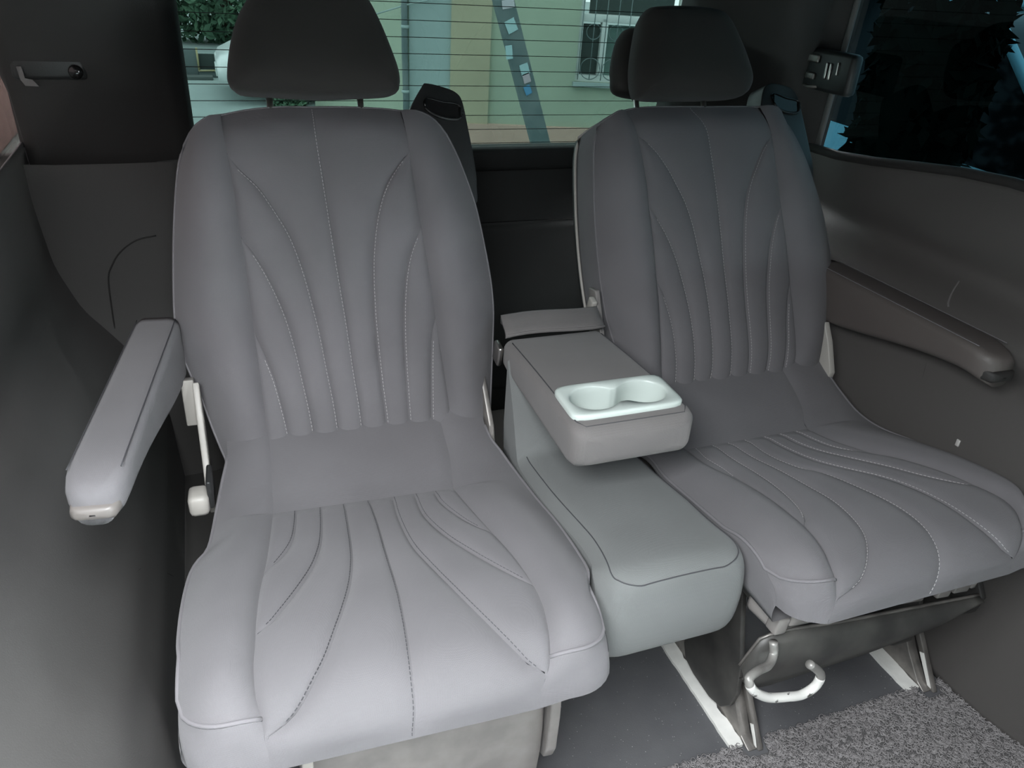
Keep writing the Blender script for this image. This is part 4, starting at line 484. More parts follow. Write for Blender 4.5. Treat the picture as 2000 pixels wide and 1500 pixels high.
def make_seat(label, origin, yaw, BT, CT, side, group):
    root = thing('captain_seat', label, 'car seat', (origin[0], origin[1], 0), yaw, group)
    # ---------------- backrest
    cv = Curves(BT, 1.0); TOP = np.array(BT['TOP'])
    OL, OR = np.array(BT['OL']), np.array(BT['OR'])
    vtop = lambda u: float(np.interp(u, TOP[:, 0], TOP[:, 1]))
    uL = lambda t: float(np.interp(t, OL[:, 0], OL[:, 1])); uR = lambda t: float(np.interp(t, OR[:, 0], OR[:, 1]))
    def bsurf(u, tau, n=0, clampv=True):
        vt = vtop(u); v = VMIN + tau * (vt - VMIN); d = vt - v
        n = n * smoothstep(0, .04, d)
        n -= .025 * max(0, 1 - d / .07) ** 2.2
        return bp(u, v, n)
    backrest = bpy.data.objects.new('backrest', bpy.data.meshes.new('backrest')); COL.objects.link(backrest); backrest.parent = root
    st = build_panels(cv, 0.0, 1.0, lambda u, t, n: bsurf(u, t, n), backrest, 64, lambda t: 1, M['fabric'])
    dashes(st, M['thread'], backrest)
    edge = {}
    for sd in (-1, 1):
        rows, ed = [], []
        for i in range(57):
            tau = i / 56
            us = cv.u('SL' if sd < 0 else 'SR', tau); uo = uL(tau) if sd < 0 else uR(tau)
            r = []
            for j in range(13):
                t = j / 12; h = .022 * (1 - .8 * smoothstep(.7, 1, tau)) * (.12 + .88 * smoothstep(.07, .26, tau))
                n = h * math.sin(math.pi * min(1, t ** .75)) * 1.0 - .030 * t ** 3.2 + .004 * (1 - (1 - t) ** 6) * (1 - t)
                u = us + (uo - us) * t
                vt = vtop(u); v = VMIN + tau * (vt - VMIN); d = vt - v
                n2 = n - .018 * max(0, 1 - d / .07) ** 2.2 * (1 - .8 * t)
                r.append(bp(u, v, n2))
            rows.append(r); ed.append(r[-1])
        grid(rows, 'side_bolster', M['fabric'], backrest)
        edge[sd] = ed
    # rim of the cover: left edge up, over the top, right edge down; piping on it and the cover's side behind
    topu = np.linspace(uL(1), uR(1), 40)
    us_, ur_ = cv.u('SL', 1), cv.u('SR', 1)
    def topn(u):
        if us_ <= u <= ur_: return -.025
        t = (us_ - u) / (us_ - uL(1)) if u < us_ else (u - ur_) / (uR(1) - ur_)
        h = .022 * .2
        return h * math.sin(math.pi * min(1, t ** .75)) - .030 * t ** 3.2 + .004 * (1 - (1 - t) ** 6) * (1 - t) - .018 * (1 - .8 * t) - .007 * (1 - smoothstep(0, .3, t))
    loop = [(uL(t), VMIN + t * (vtop(uL(t)) - VMIN), -.030) for t in np.linspace(0, 1, 40)]
    loop += [(u, vtop(u), topn(u)) for u in topu[1:-1]]
    loop += [(uR(t), VMIN + t * (vtop(uR(t)) - VMIN), -.030) for t in np.linspace(1, 0, 40)]
    L2 = np.array([(a, b) for a, b, c in loop]); tg_ = np.gradient(L2, axis=0)
    nn = np.stack([-tg_[:, 1], tg_[:, 0]], 1); nn /= np.linalg.norm(nn, axis=1)[:, None] + 1e-9
    ks = np.ones(7) / 7
    nn = np.stack([np.convolve(np.pad(nn[:, c], 3, 'edge'), ks, 'valid') for c in (0, 1)], 1)
    rows = []
    for dn, out in ((0, 0), (-.012, .003), (-.035, .004), (-.065, .002), (-.085, -.002)):
        rows.append([bp(u + nn[i, 0] * out, v + nn[i, 1] * out, n + dn) for i, (u, v, n) in enumerate(loop)])
    tmp = grid(rows, 'cover_side', M['fabric']); backrest.data = tmp.data; bpy.data.objects.remove(tmp)
    ext = [bp(u + nn[i, 0] * .001, v + nn[i, 1] * .001, n - .002) for i, (u, v, n) in enumerate(loop)]
    tube('piping', ext, .0022, M['piping'], backrest, 6)
    rows = []
    for dn, out in ((-.084, -.006), (-.088, .000), (-.11, -.002), (-.125, -.02), (-.130, -.06)):
        rows.append([bp(u + nn[i, 0] * out, v + nn[i, 1] * out, min(n, -.028) + dn) for i, (u, v, n) in enumerate(loop)])
    ctr = bp(0.02, .22, -.16); rows.append([ctr.lerp(p, .45) for p in rows[-1]]); rows.append([ctr] * len(loop))
    grid(rows, 'back_shell', M['shell'], root)
    if side > 0:
        sh = [bp(u + nn[i, 0] * .0015, v + nn[i, 1] * .0015, n - .088) for i, (u, v, n) in enumerate(loop[2:44])]
        tube('shell_edge', sh, .0032, M['cream'], root, 6, label='pale plastic edge strip')
    # ---------------- cushion
    cc = Curves(CT, 1); cOL, cOR = np.array(CT['OL']), np.array(CT['OR'])
    cuL = lambda s: max(float(np.interp(s, cOL[:, 0], cOL[:, 1])), -.242 if side > 0 else -1); cuR = lambda s: float(np.interp(s, cOR[:, 0], cOR[:, 1]))
    S2 = float(np.mean(np.array(CT['S2'])[:, 1])); S1 = .640
    def crease(s): return smoothstep(0, .022, s - S2) * (1 - .0 * s)
    def plan_round(u, s, R=.055):
        d = min(u - cuL(s), cuR(s) - u); 
        if d >= R: return 0
        q = 1 - max(d, 0) / R
        return R * (1 - math.sqrt(max(0, 1 - q * q))) * smoothstep(.40, .545, s) * .9
    def csurf(u, s, n=0):
        p = cpt(u, s, n); p.y += plan_round(u, s); return p
    cushion = bpy.data.objects.new('cushion', bpy.data.meshes.new('cushion')); COL.objects.link(cushion); cushion.parent = root
    st = build_panels(cc, S2, S1, csurf, cushion, 60, lambda s: crease(s) * (1 - smoothstep(.605, .640, s)), M['fabric'])
    # rear strip under the backrest
    rows = []
    for i in range(15):
        s = S2 * i / 14; a, b = cc.u('SL', s), cc.u('SR', s)
        rows.append([csurf(a + (b - a) * j / 24, s, .007 * (1 - abs(2 * i / 14 - 1) ** 3) * (1 - abs(2 * j / 24 - 1) ** 12)) for j in range(25)])
    grid(rows, 'rear_strip', M['fabric'], cushion)
    skirts = []
    for sd in (-1, 1):
        key = 'SL' if sd < 0 else 'SR'
        def brow(s, n_=13):
            us = cc.u(key, s); uo = cuL(s) if sd < 0 else cuR(s); r = []
            for j in range(n_):
                t = j / (n_ - 1)
                h = .014 * smoothstep(S2 - .05, S2 + .12, s) * (1 - smoothstep(.52, .62, s)) + .003
                n = h * math.sin(math.pi * min(1, t ** .8)) - .012 * t ** 3 + .005 * (1 - (1 - t) ** 8) * (1 - t)
                n *= 1 - .85 * math.exp(-((s - S2) / .006) ** 2) * (1 - t)
                if s > .590: n *= 1 - smoothstep(.590, .625, s)
                r.append(csurf(us + (uo - us) * t, s, n))
            return r
        grid([brow(S2 * i / 8) for i in range(9)], 'rear_corner', M['fabric'], cushion)
        SP = .582
        grid([brow(s) for s in np.linspace(S2, SP, 44)], 'side_bolster', M['fabric'], cushion)
        # front apron of the bolster below the piping
        rows = []
        for s in np.linspace(SP, S1, 12):
            r = brow(s); k = smoothstep(SP, SP + .012, s)
            rows.append([p + Vector((0, .0035 * k * min(1, j / 4), 0)) for j, p in enumerate(r)])
        grid(rows, 'front_apron', M['fabric'], cushion)
        pf = [brow(s)[-1] for s in np.linspace(0.03, SP, 40)] + brow(SP)[::-1][1:]
        tube('piping', pf, .0026, M['piping'], cushion, 6)
        st.append([p + Vector((0, .0015, -.010)) for p in brow(SP + .004)[::-1]][1:-1])
        # side of the cushion
        rows = []
        for s in np.linspace(0.0, S1, 50):
            p = brow(s)[-1]; zb = min(.402, p.z - .002)
            rows.append([p + Vector((-sd * 0.006 * k * (2.2 * k - 1.6), 0, (zb - p.z) * k)) for k in np.linspace(0, 1, 6)])
        skirts.append(rows)
    dashes(st, M['thread'] if side > 0 else M['threadd'], cushion)
    V, F = [], []
    for rows in skirts:
        b = len(V); k = len(rows[0]); V += [p for r in rows for p in r]
        F += [(b + i * k + j, b + i * k + j + 1, b + (i + 1) * k + j + 1, b + (i + 1) * k + j) for i in range(len(rows) - 1) for j in range(k - 1)]
    k = len(skirts[0][0]); m_ = len(skirts[0]); b = len(V) // 2
    F += [(i * k + k - 1, (i + 1) * k + k - 1, b + (i + 1) * k + k - 1, b + i * k + k - 1) for i in range(m_ - 1)]
    tmp = pyd('cushion_side', V, F, M['fabric']); cushion.data = tmp.data; bpy.data.objects.remove(tmp)
    # pan under the cushion
    box('seat_pan', (.0, -.03, .372), (.42, .44, .03), M['dplate'] if side > 0 else M['plate'], root, bev=.006)
    return root, backrest, cushion

def pillow(name, outline, n0, dfront, dback, m, parent, top_lean=0.0, nlev=7):
    """rounded pad grown from an outline in the backrest plane"""
    O = np.array(cr_loop(outline, 6)); c = np.array((.5 * (O[:, 0].min() + O[:, 0].max()), .5 * (O[:, 1].min() + O[:, 1].max())))
    rows = []
    for i in range(nlev * 2 + 1):
        a = math.pi * (i / (nlev * 2) - .5)             # -90 back .. 90 front
        s_ = max(0.0, math.cos(a)) ** .42; d = math.sin(a)
        n = n0 + (dfront * d if d > 0 else dback * d)
        r = []
        for q in O:
            p = c + (q - c) * s_
            r.append(bp(p[0], p[1], n - top_lean * (p[1] - O[:, 1].min())))
        r.append(r[0]); rows.append(r)
    return grid(rows, name, m, parent)
def cr_loop(P, n):
    P = [Vector((*p, 0)) for p in P]; k = len(P); out = []
    for i in range(k):
        a, b, c, d = P[i - 1], P[i], P[(i + 1) % k], P[(i + 2) % k]
        for j in range(n):
            t = j / n; q = .5 * ((2 * b) + (c - a) * t + (2 * a - 5 * b + 4 * c - d) * t * t + (3 * b - a - 3 * c + d) * t ** 3)
            out.append((q.x, q.y))
    return out

def belt_guide(root, outline, slot):
    O = cr_loop(outline, 4)
    b = prism('belt_guide', [bp(u, v, -.115) for u, v in O], BN * .055, M['black'], root, bev=.006)
    S = cr_loop(slot, 5); c = np.mean(np.array(S), axis=0)
    prism('belt_slot', [bp(u, v, -.062) for u, v in S], BN * .0035, M['gloss'], b, label='glossy belt opening')
    lo = [(u, v) for u, v in S if v < c[1] + .004]; lo = sorted(lo)
    hi = sorted([(u, v) for u, v in S if v >= c[1] - .004])
    tube('slot_lip', [bp(u, v - .001, -.057) for u, v in lo], .0030, M['black'], b, 8)
    tube('slot_lip', [bp(u, v - .002, -.057) for u, v in hi], .0014, M['gloss'], b, 8)

def armrest(root, org, yaw, rear, front, wid, hr, hf, m, sd):
    """loft from rear to front in world coordinates; rear/front = centre of the top face"""
    inv = (Matrix.Translation((*org, 0)) @ Matrix.Rotation(math.radians(yaw), 4, 'Z')).inverted()
    rear, front = Vector(rear), Vector(front); ax = (front - rear); L = ax.length; ax.normalize()
    lat = ax.cross(Vector((0, 0, 1))).normalized(); up = lat.cross(ax).normalized()
    rows = []; N = 26
    for i in range(N + 1):
        q = i / N; x = L * q
        e = 1.0 if q < .86 else math.sqrt(max(0, 1 - ((q - .86) / .14) ** 2)) * .42 + .58
        e2 = 1.0 if q > .05 else .9 + 2 * q
        h = hr + (hf - hr) * smoothstep(0, .95, q); ww = wid * e * e2
        drop = .012 * max(0, (q - .86) / .14) ** 2
        c = rear + ax * x
        r = []
        for u, v in roundrect(0, -h / 2, ww, h, min(.015, h * .33), 4):
            r.append(inv @ (c + lat * u + up * (v - drop)))
        r.append(r[0]); rows.append(r)
    rows.append([sum(rows[-1][:-1], Vector()) / (len(rows[-1]) - 1)] * len(rows[-1]))
    rows.insert(0, [sum(rows[0][:-1], Vector()) / (len(rows[0]) - 1)] * len(rows[0]))
    a = grid(rows, 'armrest', m, root)
    # end cap below the nose and the seam lines along the top edges
    cap = []
    for q, sc, hh in ((.80, .2, .3), (.80, .88, .9), (.96, .86, 1), (1.006, .74, .9), (1.016, .55, .6), (1.018, .1, .1)):
        c = rear + ax * L * q; r = []
        for u, v in roundrect(0, 0, wid * .93 * sc, hf * .42 * hh, min(.006, hf * .18 * hh, wid * .4 * sc), 4):
            r.append(inv @ (c + lat * u + up * (v - hf * .84)))
        r.append(r[0]); cap.append(r)
    grid(cap, 'end_cap', M['cap'] if sd < 0 else M['trimd'], a, label='bare plastic end cap')
    for off in (-1, 1):
        pth = [inv @ (rear + ax * L * q + lat * (off * (wid / 2 - .0065)) + up * .0006) for q in np.linspace(.02, .93, 30)]
        tube('seam', [p + (inv.to_3x3() @ up) * -.0006 for p in pth], .0008, M['threadd'] if sd < 0 else M['piping'], a, 5)
    return a

LO, LY = (.155, .85), -2.5
RO, RY = (.895, .85), 0.0
seatL, backL, cushL = make_seat('grey captain seat with plain cream lever, left of cup holder armrest, brightly lit', LO, LY, LEFT_BACK, LEFT_CUSHION, -1, None)
seatR, backR, cushR = make_seat('grey captain seat on exposed dark rails with a bent lever, right of cup holder armrest', RO, RY, RIGHT_BACK, RIGHT_CUSHION, 1, None)

# headrests with their posts
hl = [(-.138, .594), (-.145, .607), (-.139, .647), (-.127, .688), (-.111, .720), (-.085, .750), (-.04, .763), (.03, .763), (.075, .755), (.093, .742), (.110, .705), (.124, .663), (.134, .625), (.133, .602), (.122, .590), (.059, .585), (-.008, .583), (-.080, .586), (-.127, .589)]
h = pillow('headrest', hl, .008, .034, .085, M['headrest'], seatL)
for u in (-.082, .069): tube('headrest_post', [bp(u, .535, -.03), bp(u, .60, -.03)], .0055, M['chrome'], h, 12)
lathe('post_collar', [(.0, .006), (.020, .006), (.023, .0), (.023, -.02)], M['black'], h, 20, bp(-.082, .566, -.062), (-RC, 0, 0))
hr_ = [(-.115, .592), (-.117, .640), (-.103, .700), (-.085, .745), (-.055, .756), (.043, .758), (.096, .745), (.127, .692), (.146, .639), (.149, .615), (.136, .594), (.103, .586), (-.022, .583), (-.095, .584)]
h = pillow('headrest', hr_, -.005, .045, .075, M['headrest'], seatR)
hb = [(-.112, .615), (-.124, .650), (-.115, .695), (-.095, .735), (-.06, .748), (.08, .748), (.12, .70), (.135, .65), (.12, .615), (0, .605)]
pillow('headrest_back', hb, -.085, .04, .035, M['headrest'], h)
for u in (-.103, .052): tube('headrest_post', [bp(u, .535, -.03), bp(u, .60, -.03)], .0055, M['chrome'], h, 12)
lathe('post_collar', [(.0, .006), (.020, .006), (.023, .0), (.023, -.02)], M['black'], h, 20, bp(-.092, .564, -.062), (-RC, 0, 0))
# belt guides on the right shoulders
belt_guide(seatL, [(.140, .50), (.158, .575), (.186, .622), (.197, .629), (.232, .621), (.251, .612), (.260, .597), (.266, .555), (.274, .481), (.274, .440), (.267, .408), (.21, .42)],
           [(.187, .592), (.194, .603), (.222, .597), (.249, .593), (.256, .580), (.252, .566), (.225, .566), (.197, .577)])
belt_guide(seatR, [(.195, .50), (.214, .575), (.228, .622), (.250, .634), (.289, .628), (.308, .618), (.318, .597), (.326, .56), (.338, .49), (.343, .455), (.335, .42), (.27, .42)],
           [(.244, .605), (.254, .613), (.285, .603), (.311, .598), (.315, .583), (.308, .571), (.280, .572), (.255, .583)])
# outer armrests
armrest(seatL, LO, LY, (-.118, 1.245, .655), (-.176, .795, .660), .070, .105, .045, M['fabric'], -1)
armrest(seatR, RO, RY, (1.222, 1.25, .655), (1.203, .775, .668), .074, .115, .052, M['armdark'], 1)

# recliner hardware: cream covers, lever
def local(root_org, yaw, p):
    return (Matrix.Translation((*root_org, 0)) @ Matrix.Rotation(math.radians(yaw), 4, 'Z')).inverted() @ Vector(p)
def side_plate(root, org, yaw, x, pts, th, m, name='recliner_cover', **k):
    return prism(name, [local(org, yaw, (x, y, z)) for y, z in pts], (th, 0, 0), m, root, bev=.002, **k)
rc = side_plate(seatL, LO, LY, -.078, [(1.10, .36), (1.15, .38), (1.175, .46), (1.20, .55), (1.17, .57), (1.14, .52), (1.11, .46), (1.08, .42)], .010, M['cream'], label='cream recliner cover')
lv = box('recline_lever', local(LO, LY, (-.086, 1.035, .437)), (.030, .040, .036), M['cream'], seatL, bev=.008, label='cream recline lever')
box('lever_stem', local(LO, LY, (-.068, 1.05, .45)), (.008, .05, .05), M['black'], lv, bev=.003)
side_plate(seatL, LO, LY, -.096, [(1.17, .49), (1.20, .49), (1.21, .56), (1.18, .57)], .020, M['cream'], 'hinge_cap')
side_plate(seatR, RO, RY, 1.172, [(1.11, .40), (1.18, .42), (1.20, .47), (1.185, .53), (1.155, .555), (1.13, .52), (1.10, .46)], .014, M['cream'], label='cream recliner cover')
side_plate(seatL, LO, LY, .402, [(1.07, .40), (1.16, .42), (1.20, .50), (1.23, .60), (1.20, .61), (1.15, .53), (1.09, .46)], .010, M['rail'], 'hinge_plate')
side_plate(seatR, RO, RY, .652, [(1.10, .42), (1.18, .44), (1.25, .64), (1.22, .645), (1.15, .52)], .010, M['plate'], 'hinge_plate')
# ------------------------------------------------------------------ seat frames and rails
def wl(root_org, yaw, pts): return [local(root_org, yaw, p) for p in pts]
# right seat: worn front plate with a curled left end, loop lever, legs on rails
def plate_rows(top, bot, y, n=26):
    xs = np.linspace(top[0][0], top[-1][0], n); rows = []
    for x in xs:
        zt = np.interp(x, [a for a, b in top], [b for a, b in top]); zb = np.interp(x, [a for a, b in bot], [b for a, b in bot])
        k = max(0, (.70 - x) / .06)
        rows.append([(x, y + .012 * k * k - .010 * math.sin(math.pi * t) + .008 * t, zb + (zt - zb) * t) for t in np.linspace(0, 1, 6)])
    return rows
R = plate_rows([(.650, .285), (.655, .318), (.672, .345), (.70, .350), (.82, .332), (.94, .320), (1.12, .302)], [(.650, .262), (.655, .247), (.675, .241), (.70, .238), (.90, .245), (1.05, .262), (1.12, .296)], .60)
o = grid([[local(RO, RY, p) for p in r] for r in R], 'front_plate', M['dplate'], seatR)
md = o.modifiers.new('thickness', 'SOLIDIFY'); md.thickness = .003
tube('plate_edge', [local(RO, RY, (r[-1][0], r[-1][1], r[-1][2])) for r in R], .0028, M['rail'], o, 6)
lp_ = [(.680, .596, .346), (.681, .590, .326), (.664, .578, .322), (.632, .565, .336), (.611, .556, .337), (.619, .550, .318), (.651, .550, .291), (.690, .549, .279), (.715, .549, .274), (.737, .550, .283), (.742, .551, .303), (.730, .551, .320), (.711, .551, .338)]
pth = smoothpath(lp_, 6)
lev = tube('slide_lever', [local(RO, RY, p) for p in pth], .0066, M['steel'], seatR, 12, label='bent steel loop lever')
tube('lever_paint', [local(RO, RY, p) for p in pth[27:60]], .0070, M['lever'], lev, 12, label='chipped white paint')
mech = box('seat_mechanism', local(RO, RY, (.700, .640, .368)), (.05, .05, .030), M['plate'], seatR, (0, .1, .15), .008)
for (x, y, z, sx, sz) in ((.688, .606, .373, .022, .030), (.718, .606, .379, .034, .022), (.755, .610, .366, .05, .014), (.83, .618, .345, .07, .016), (.95, .62, .336, .08, .014), (1.035, .62, .328, .03, .020), (1.075, .62, .330, .035, .024), (1.11, .625, .326, .012, .026)):
    box('bracket_lug', local(RO, RY, (x, y, z)), (sx, .022, sz), M['plate'], mech, (0, .12, 0), .003)
def leg_plate(name, x, pts, th, m, root=seatR, org=RO, yaw=RY, **k):
    return prism(name, wl(org, yaw, [(x, y, z) for y, z in pts]), (th, 0, 0), m, root, bev=.0025, **k)
lg = leg_plate('leg', .752, [(.638, .002), (.665, .012), (.690, .050), (.745, .130), (.80, .215), (.83, .31), (1.10, .31), (1.10, .002)], .022, M['rail'])
prism('leg_flange', wl(RO, RY, [(.770, y, z) for y, z in [(.634, .002), (.648, .002), (.752, .128), (.84, .29), (.826, .295), (.738, .134)]]), (.012, 0, 0), M['rail'], lg, bev=.002)
prism('white_chip', wl(RO, RY, [(.7685, y, z) for y, z in [(.640, .006), (.646, .006), (.668, .036), (.662, .040)]]), (.002, 0, 0), M['strip'], lg)
leg_plate('leg_tab', .734, [(.845, .30), (.845, .062), (.830, .034), (.80, .026), (.745, .026), (.712, .038), (.692, .066), (.684, .105), (.692, .16), (.715, .23), (.735, .30)], .010, M['dplate'])
lg = leg_plate('leg', 1.158, [(.640, .002), (.66, .012), (.70, .055), (.745, .12), (.80, .215), (.83, .31), (1.10, .31), (1.10, .002)], .022, M['rail'])
prism('leg_flange', wl(RO, RY, [(1.176, y, z) for y, z in [(.634, .002), (.648, .002), (.752, .128), (.84, .29), (.826, .295), (.738, .134)]]), (.012, 0, 0), M['rail'], lg, bev=.002)
prism('white_chip', wl(RO, RY, [(1.1745, y, z) for y, z in [(.642, .008), (.650, .008), (.690, .058), (.682, .062)]]), (.002, 0, 0), M['strip'], lg)
leg_plate('leg_tab', 1.146, [(.86, .30), (.85, .03), (.80, .02), (.75, .022), (.725, .045), (.70, .085), (.70, .14), (.74, .30)], .009, M['dplate'])
leg_plate('side_hook', 1.120, [(.63, .34), (.60, .30), (.606, .262), (.625, .238), (.648, .245), (.66, .30), (.665, .345)], .012, M['trimd'])
# left seat: grey front apron, hook on its right, rail bracket, cream feet
R = [[(x, .628 - .012 * math.sin(math.pi * t), .13 + (.360 - .13) * t) for t in np.linspace(0, 1, 6)] for x in np.linspace(.020, .330, 14)]
o = grid([[local(LO, LY, p) for p in r] for r in R], 'front_plate', M['plate'], seatL); md = o.modifiers.new('thickness', 'SOLIDIFY'); md.thickness = .003
lathe('screw', [(.0, .002), (.004, .002), (.005, 0)], M['rail'], o, 12, local(LO, LY, (.317, .618, .318)), (math.radians(90), 0, 0))
lh = prism('side_hook', wl(LO, LY, [(.334, y, z) for y, z in [(.66, .38), (.612, .372), (.606, .30), (.606, .232), (.613, .208), (.628, .200), (.644, .208), (.66, .25)]]), (.016, 0, 0), M['plate'], seatL, bev=.003)
lg = prism('leg', wl(LO, LY, [(.300, y, z) for y, z in [(.60, .002), (.625, .012), (.66, .12), (.66, .25), (.70, .33), (1.05, .33), (1.05, .002)]]), (.022, 0, 0), M['rail'], seatL, bev=.002)
prism('leg_flange', wl(LO, LY, [(.318, y, z) for y, z in [(.59, .002), (.604, .002), (.655, .12), (.655, .26), (.645, .26), (.642, .13)]]), (.010, 0, 0), M['plate'], lg, bev=.002)
lathe('pivot', [(.0, .008), (.016, .008), (.018, .004), (.018, -.01)], M['plate'], lg, 20, local(LO, LY, (.296, .655, .262)), (0, math.radians(-90), 0))
box('bracket_block', local(LO, LY, (.283, .645, .250)), (.03, .03, .034), M['cream'], lg, bev=.006)
prism('leg', wl(LO, LY, [(.010, y, z) for y, z in [(.60, .002), (.61, .18), (.622, .345), (1.05, .345), (1.05, .002)]]), (.014, 0, 0), M['cream'], seatL, bev=.002)
prism('side_hook', wl(LO, LY, [(-.068, y, z) for y, z in [(.66, .39), (.618, .385), (.610, .35), (.616, .325), (.632, .318), (.65, .33), (.665, .37)]]), (.012, 0, 0), M['cream'], seatL, bev=.003)
box('side_rail', local(LO, LY, (-.03, .68, .33)), (.07, .06, .09), M['plate'], seatL, bev=.006)
tri = prism('cover_flap', wl(LO, LY, [(-.100, .615, .395), (-.060, .612, .395), (-.066, .616, .372), (-.082, .618, .366)]), (0, .02, 0), M['fabric'], seatL, bev=.003)

# ------------------------------------------------------------------ white strips beside the rails
rng = random.Random(3)
def strip(label, x0, x1, y0, y1):
    n = 22; ys = np.linspace(y0, y1, n)
    right = [x1 + rng.uniform(-.0035, .0045) for _ in ys]; left = [x0 + rng.uniform(-.0008, .0008) for _ in ys]
    out = [(left[i], ys[i], .001) for i in range(n)] + [(right[i], ys[i], .001) for i in range(n - 1, -1, -1)]
    o = prism('foam_strip', out, (0, 0, .007), M['strip'], bev=0); return tag(o, label, 'foam strip')
strip('torn white foam strip along the nearer dark seat rail, left one', .724, .751, .652, .93)
strip('torn white foam strip along the farther dark seat rail, by right wall', 1.127, 1.156, .652, .93)
# dust on the vinyl
V, F = [], []
for _ in range(420):
    x = rng.uniform(.36, 1.2); y = rng.uniform(.66, .95) if x > .72 else rng.uniform(.60, .92)
    if x < .72: x = .40 + (x - .36) * .9; 
    s_ = rng.uniform(.0003, .0011); n = len(V); a = rng.uniform(0, 6.28)
    pts = [(x + s_ * math.cos(a + k * 2.1), y + s_ * math.sin(a + k * 2.1), .0004) for k in range(3)]
    V += pts + [(x, y, .0012)]; F += [(n, n + 1, n + 3), (n + 1, n + 2, n + 3), (n + 2, n, n + 3)]
o = pyd('floor_dust', V, F, M['dust'], None, False, kind='stuff'); tag(o, 'pale dust specks scattered on the dark vinyl floor', 'dust')

# ------------------------------------------------------------------ coil mat
def mat_right(y): return 1.219 + (.666 - y) * .375
mt = thing('coil_mat', 'grey coiled vinyl loop mat covering floor in front of right seat', 'floor mat', (.8, .3, 0))
out = [(.40, .652), (.55, .655), (.742, .650), (.750, .627), (.788, .627), (.793, .650), (1.0, .656), (1.11, .650), (1.150, .645), (1.155, .627), (1.194, .627), (1.198, .655), (1.214, .660), (1.27, .50), (1.40, .15), (1.40, -.3), (.40, -.3)]
prism('mat_backing', [(x - .8, y - .3, .0005) for x, y in out], (0, 0, .003), M['matback'], mt)
rs = np.random.RandomState(5); V, F = [], []
N = 15000; K = 6
cx = rs.uniform(.43, 1.31, N); cy = rs.uniform(.36, .655, N)
keep = (cx < mat_right_ if False else (cx < 1.216 + (.66 - cy) * .36)) & ~((cx > .742) & (cx < .791) & (cy > .623)) & ~((cx > 1.150) & (cx < 1.197) & (cy > .623))
cx, cy = cx[keep], cy[keep]; N = len(cx)
rad = rs.uniform(.0026, .0050, N); a0 = rs.uniform(0, 2 * math.pi, N); arc = rs.uniform(3.6, 6.2, N); tilt = rs.uniform(-.55, .55, N); tz = rs.uniform(.004, .0095, N); tdir = rs.uniform(0, 2 * math.pi, N)
tk = .0010
ang = a0[:, None] + arc[:, None] * np.linspace(0, 1, K)[None]
ex = np.cos(ang) * rad[:, None]; ey = np.sin(ang) * rad[:, None]
# tilt about an axis in the plane at direction tdir
ux, uy = np.cos(tdir)[:, None], np.sin(tdir)[:, None]
par = ex * ux + ey * uy; per = -ex * uy + ey * ux
ct, stt = np.cos(tilt)[:, None], np.sin(tilt)[:, None]
X = cx[:, None] + par * ux - per * ct * uy; Y = cy[:, None] + par * uy + per * ct * ux; Zz = np.maximum(tz[:, None] + per * stt, .002)
P3 = np.stack([X, Y, Zz], -1)
rdir = np.stack([np.cos(ang), np.sin(ang), np.zeros_like(ang)], -1)
offs = [rdir * tk, rdir * (-tk * .5) + np.array((0, 0, tk * .87)), rdir * (-tk * .5) - np.array((0, 0, tk * .87))]
VV = np.stack([P3 + o_ for o_ in offs], 2).reshape(-1, 3)
base = (np.arange(N) * K * 3)[:, None, None]; seg = (np.arange(K - 1) * 3)[None, :, None]
quads = np.array([[0, 1, 4, 3], [1, 2, 5, 4], [2, 0, 3, 5]])
FF = (base[..., None] + seg[..., None] + quads[None, None]).reshape(-1, 4)
me = bpy.data.meshes.new('vinyl_loops'); me.from_pydata((VV - np.array((.8, .3, 0))).tolist(), [], FF.tolist())
link('vinyl_loops', me, M['coil'], mt, True, kind='stuff')

# ------------------------------------------------------------------ centre seat with folding cup-holder armrest
cs = thing('centre_seat', 'narrow grey-green centre seat with folding armrest and white cup holder', 'centre seat', (.53, .85, 0))
def cl(x, y, z): return Vector((x - .53, y - .85, z))
CP = [(1.10, .60), (1.06, .525), (1.03, .455), (1.015, .437), (.98, .436), (.90, .444), (.80, .462), (.72, .479), (.672, .487), (.650, .484), (.637, .474), (.630, .456), (.625, .42), (.627, .38), (.634, .352), (.65, .340), (.68, .338)]
pp = smoothpath([(0, y, z) for y, z in CP], 4)
rows = []
for i, p in enumerate(pp):
    t_ = (pp[min(i + 1, len(pp) - 1)] - pp[max(i - 1, 0)]).normalized(); nrm = Vector((0, t_.z, -t_.y))
    if nrm.z < 0 and i < len(pp) * .6: nrm = -nrm
    r = []
    xl = .406 + .028 * smoothstep(.58, .78, p.y); xr = .645 + .008 * smoothstep(.72, .82, p.y) * smoothstep(1.02, .94, p.y)
    for j in range(21):
        q = j / 20; x = xl + (xr - xl) * q; d = min(x - xl, xr - x)
        e = max(0, 1 - d / .035); drop = .020 * (1 - math.sqrt(max(0, 1 - e * e)))
        crown = .006 * math.sin(math.pi * q)
        yb = .03 * (1 - math.sqrt(max(0, 1 - max(0, 1 - d / .045) ** 2))) * smoothstep(.72, .65, p.y)
        top = p.y > .66 and p.z > .40
        r.append(cl(x, p.y + yb, p.z + (crown - drop if top else (crown - drop) * smoothstep(.43, .475, p.z))))
    rows.append(r)
cc_ = grid(rows, 'seat_pad', M['console'], cs)
V, F = [], []
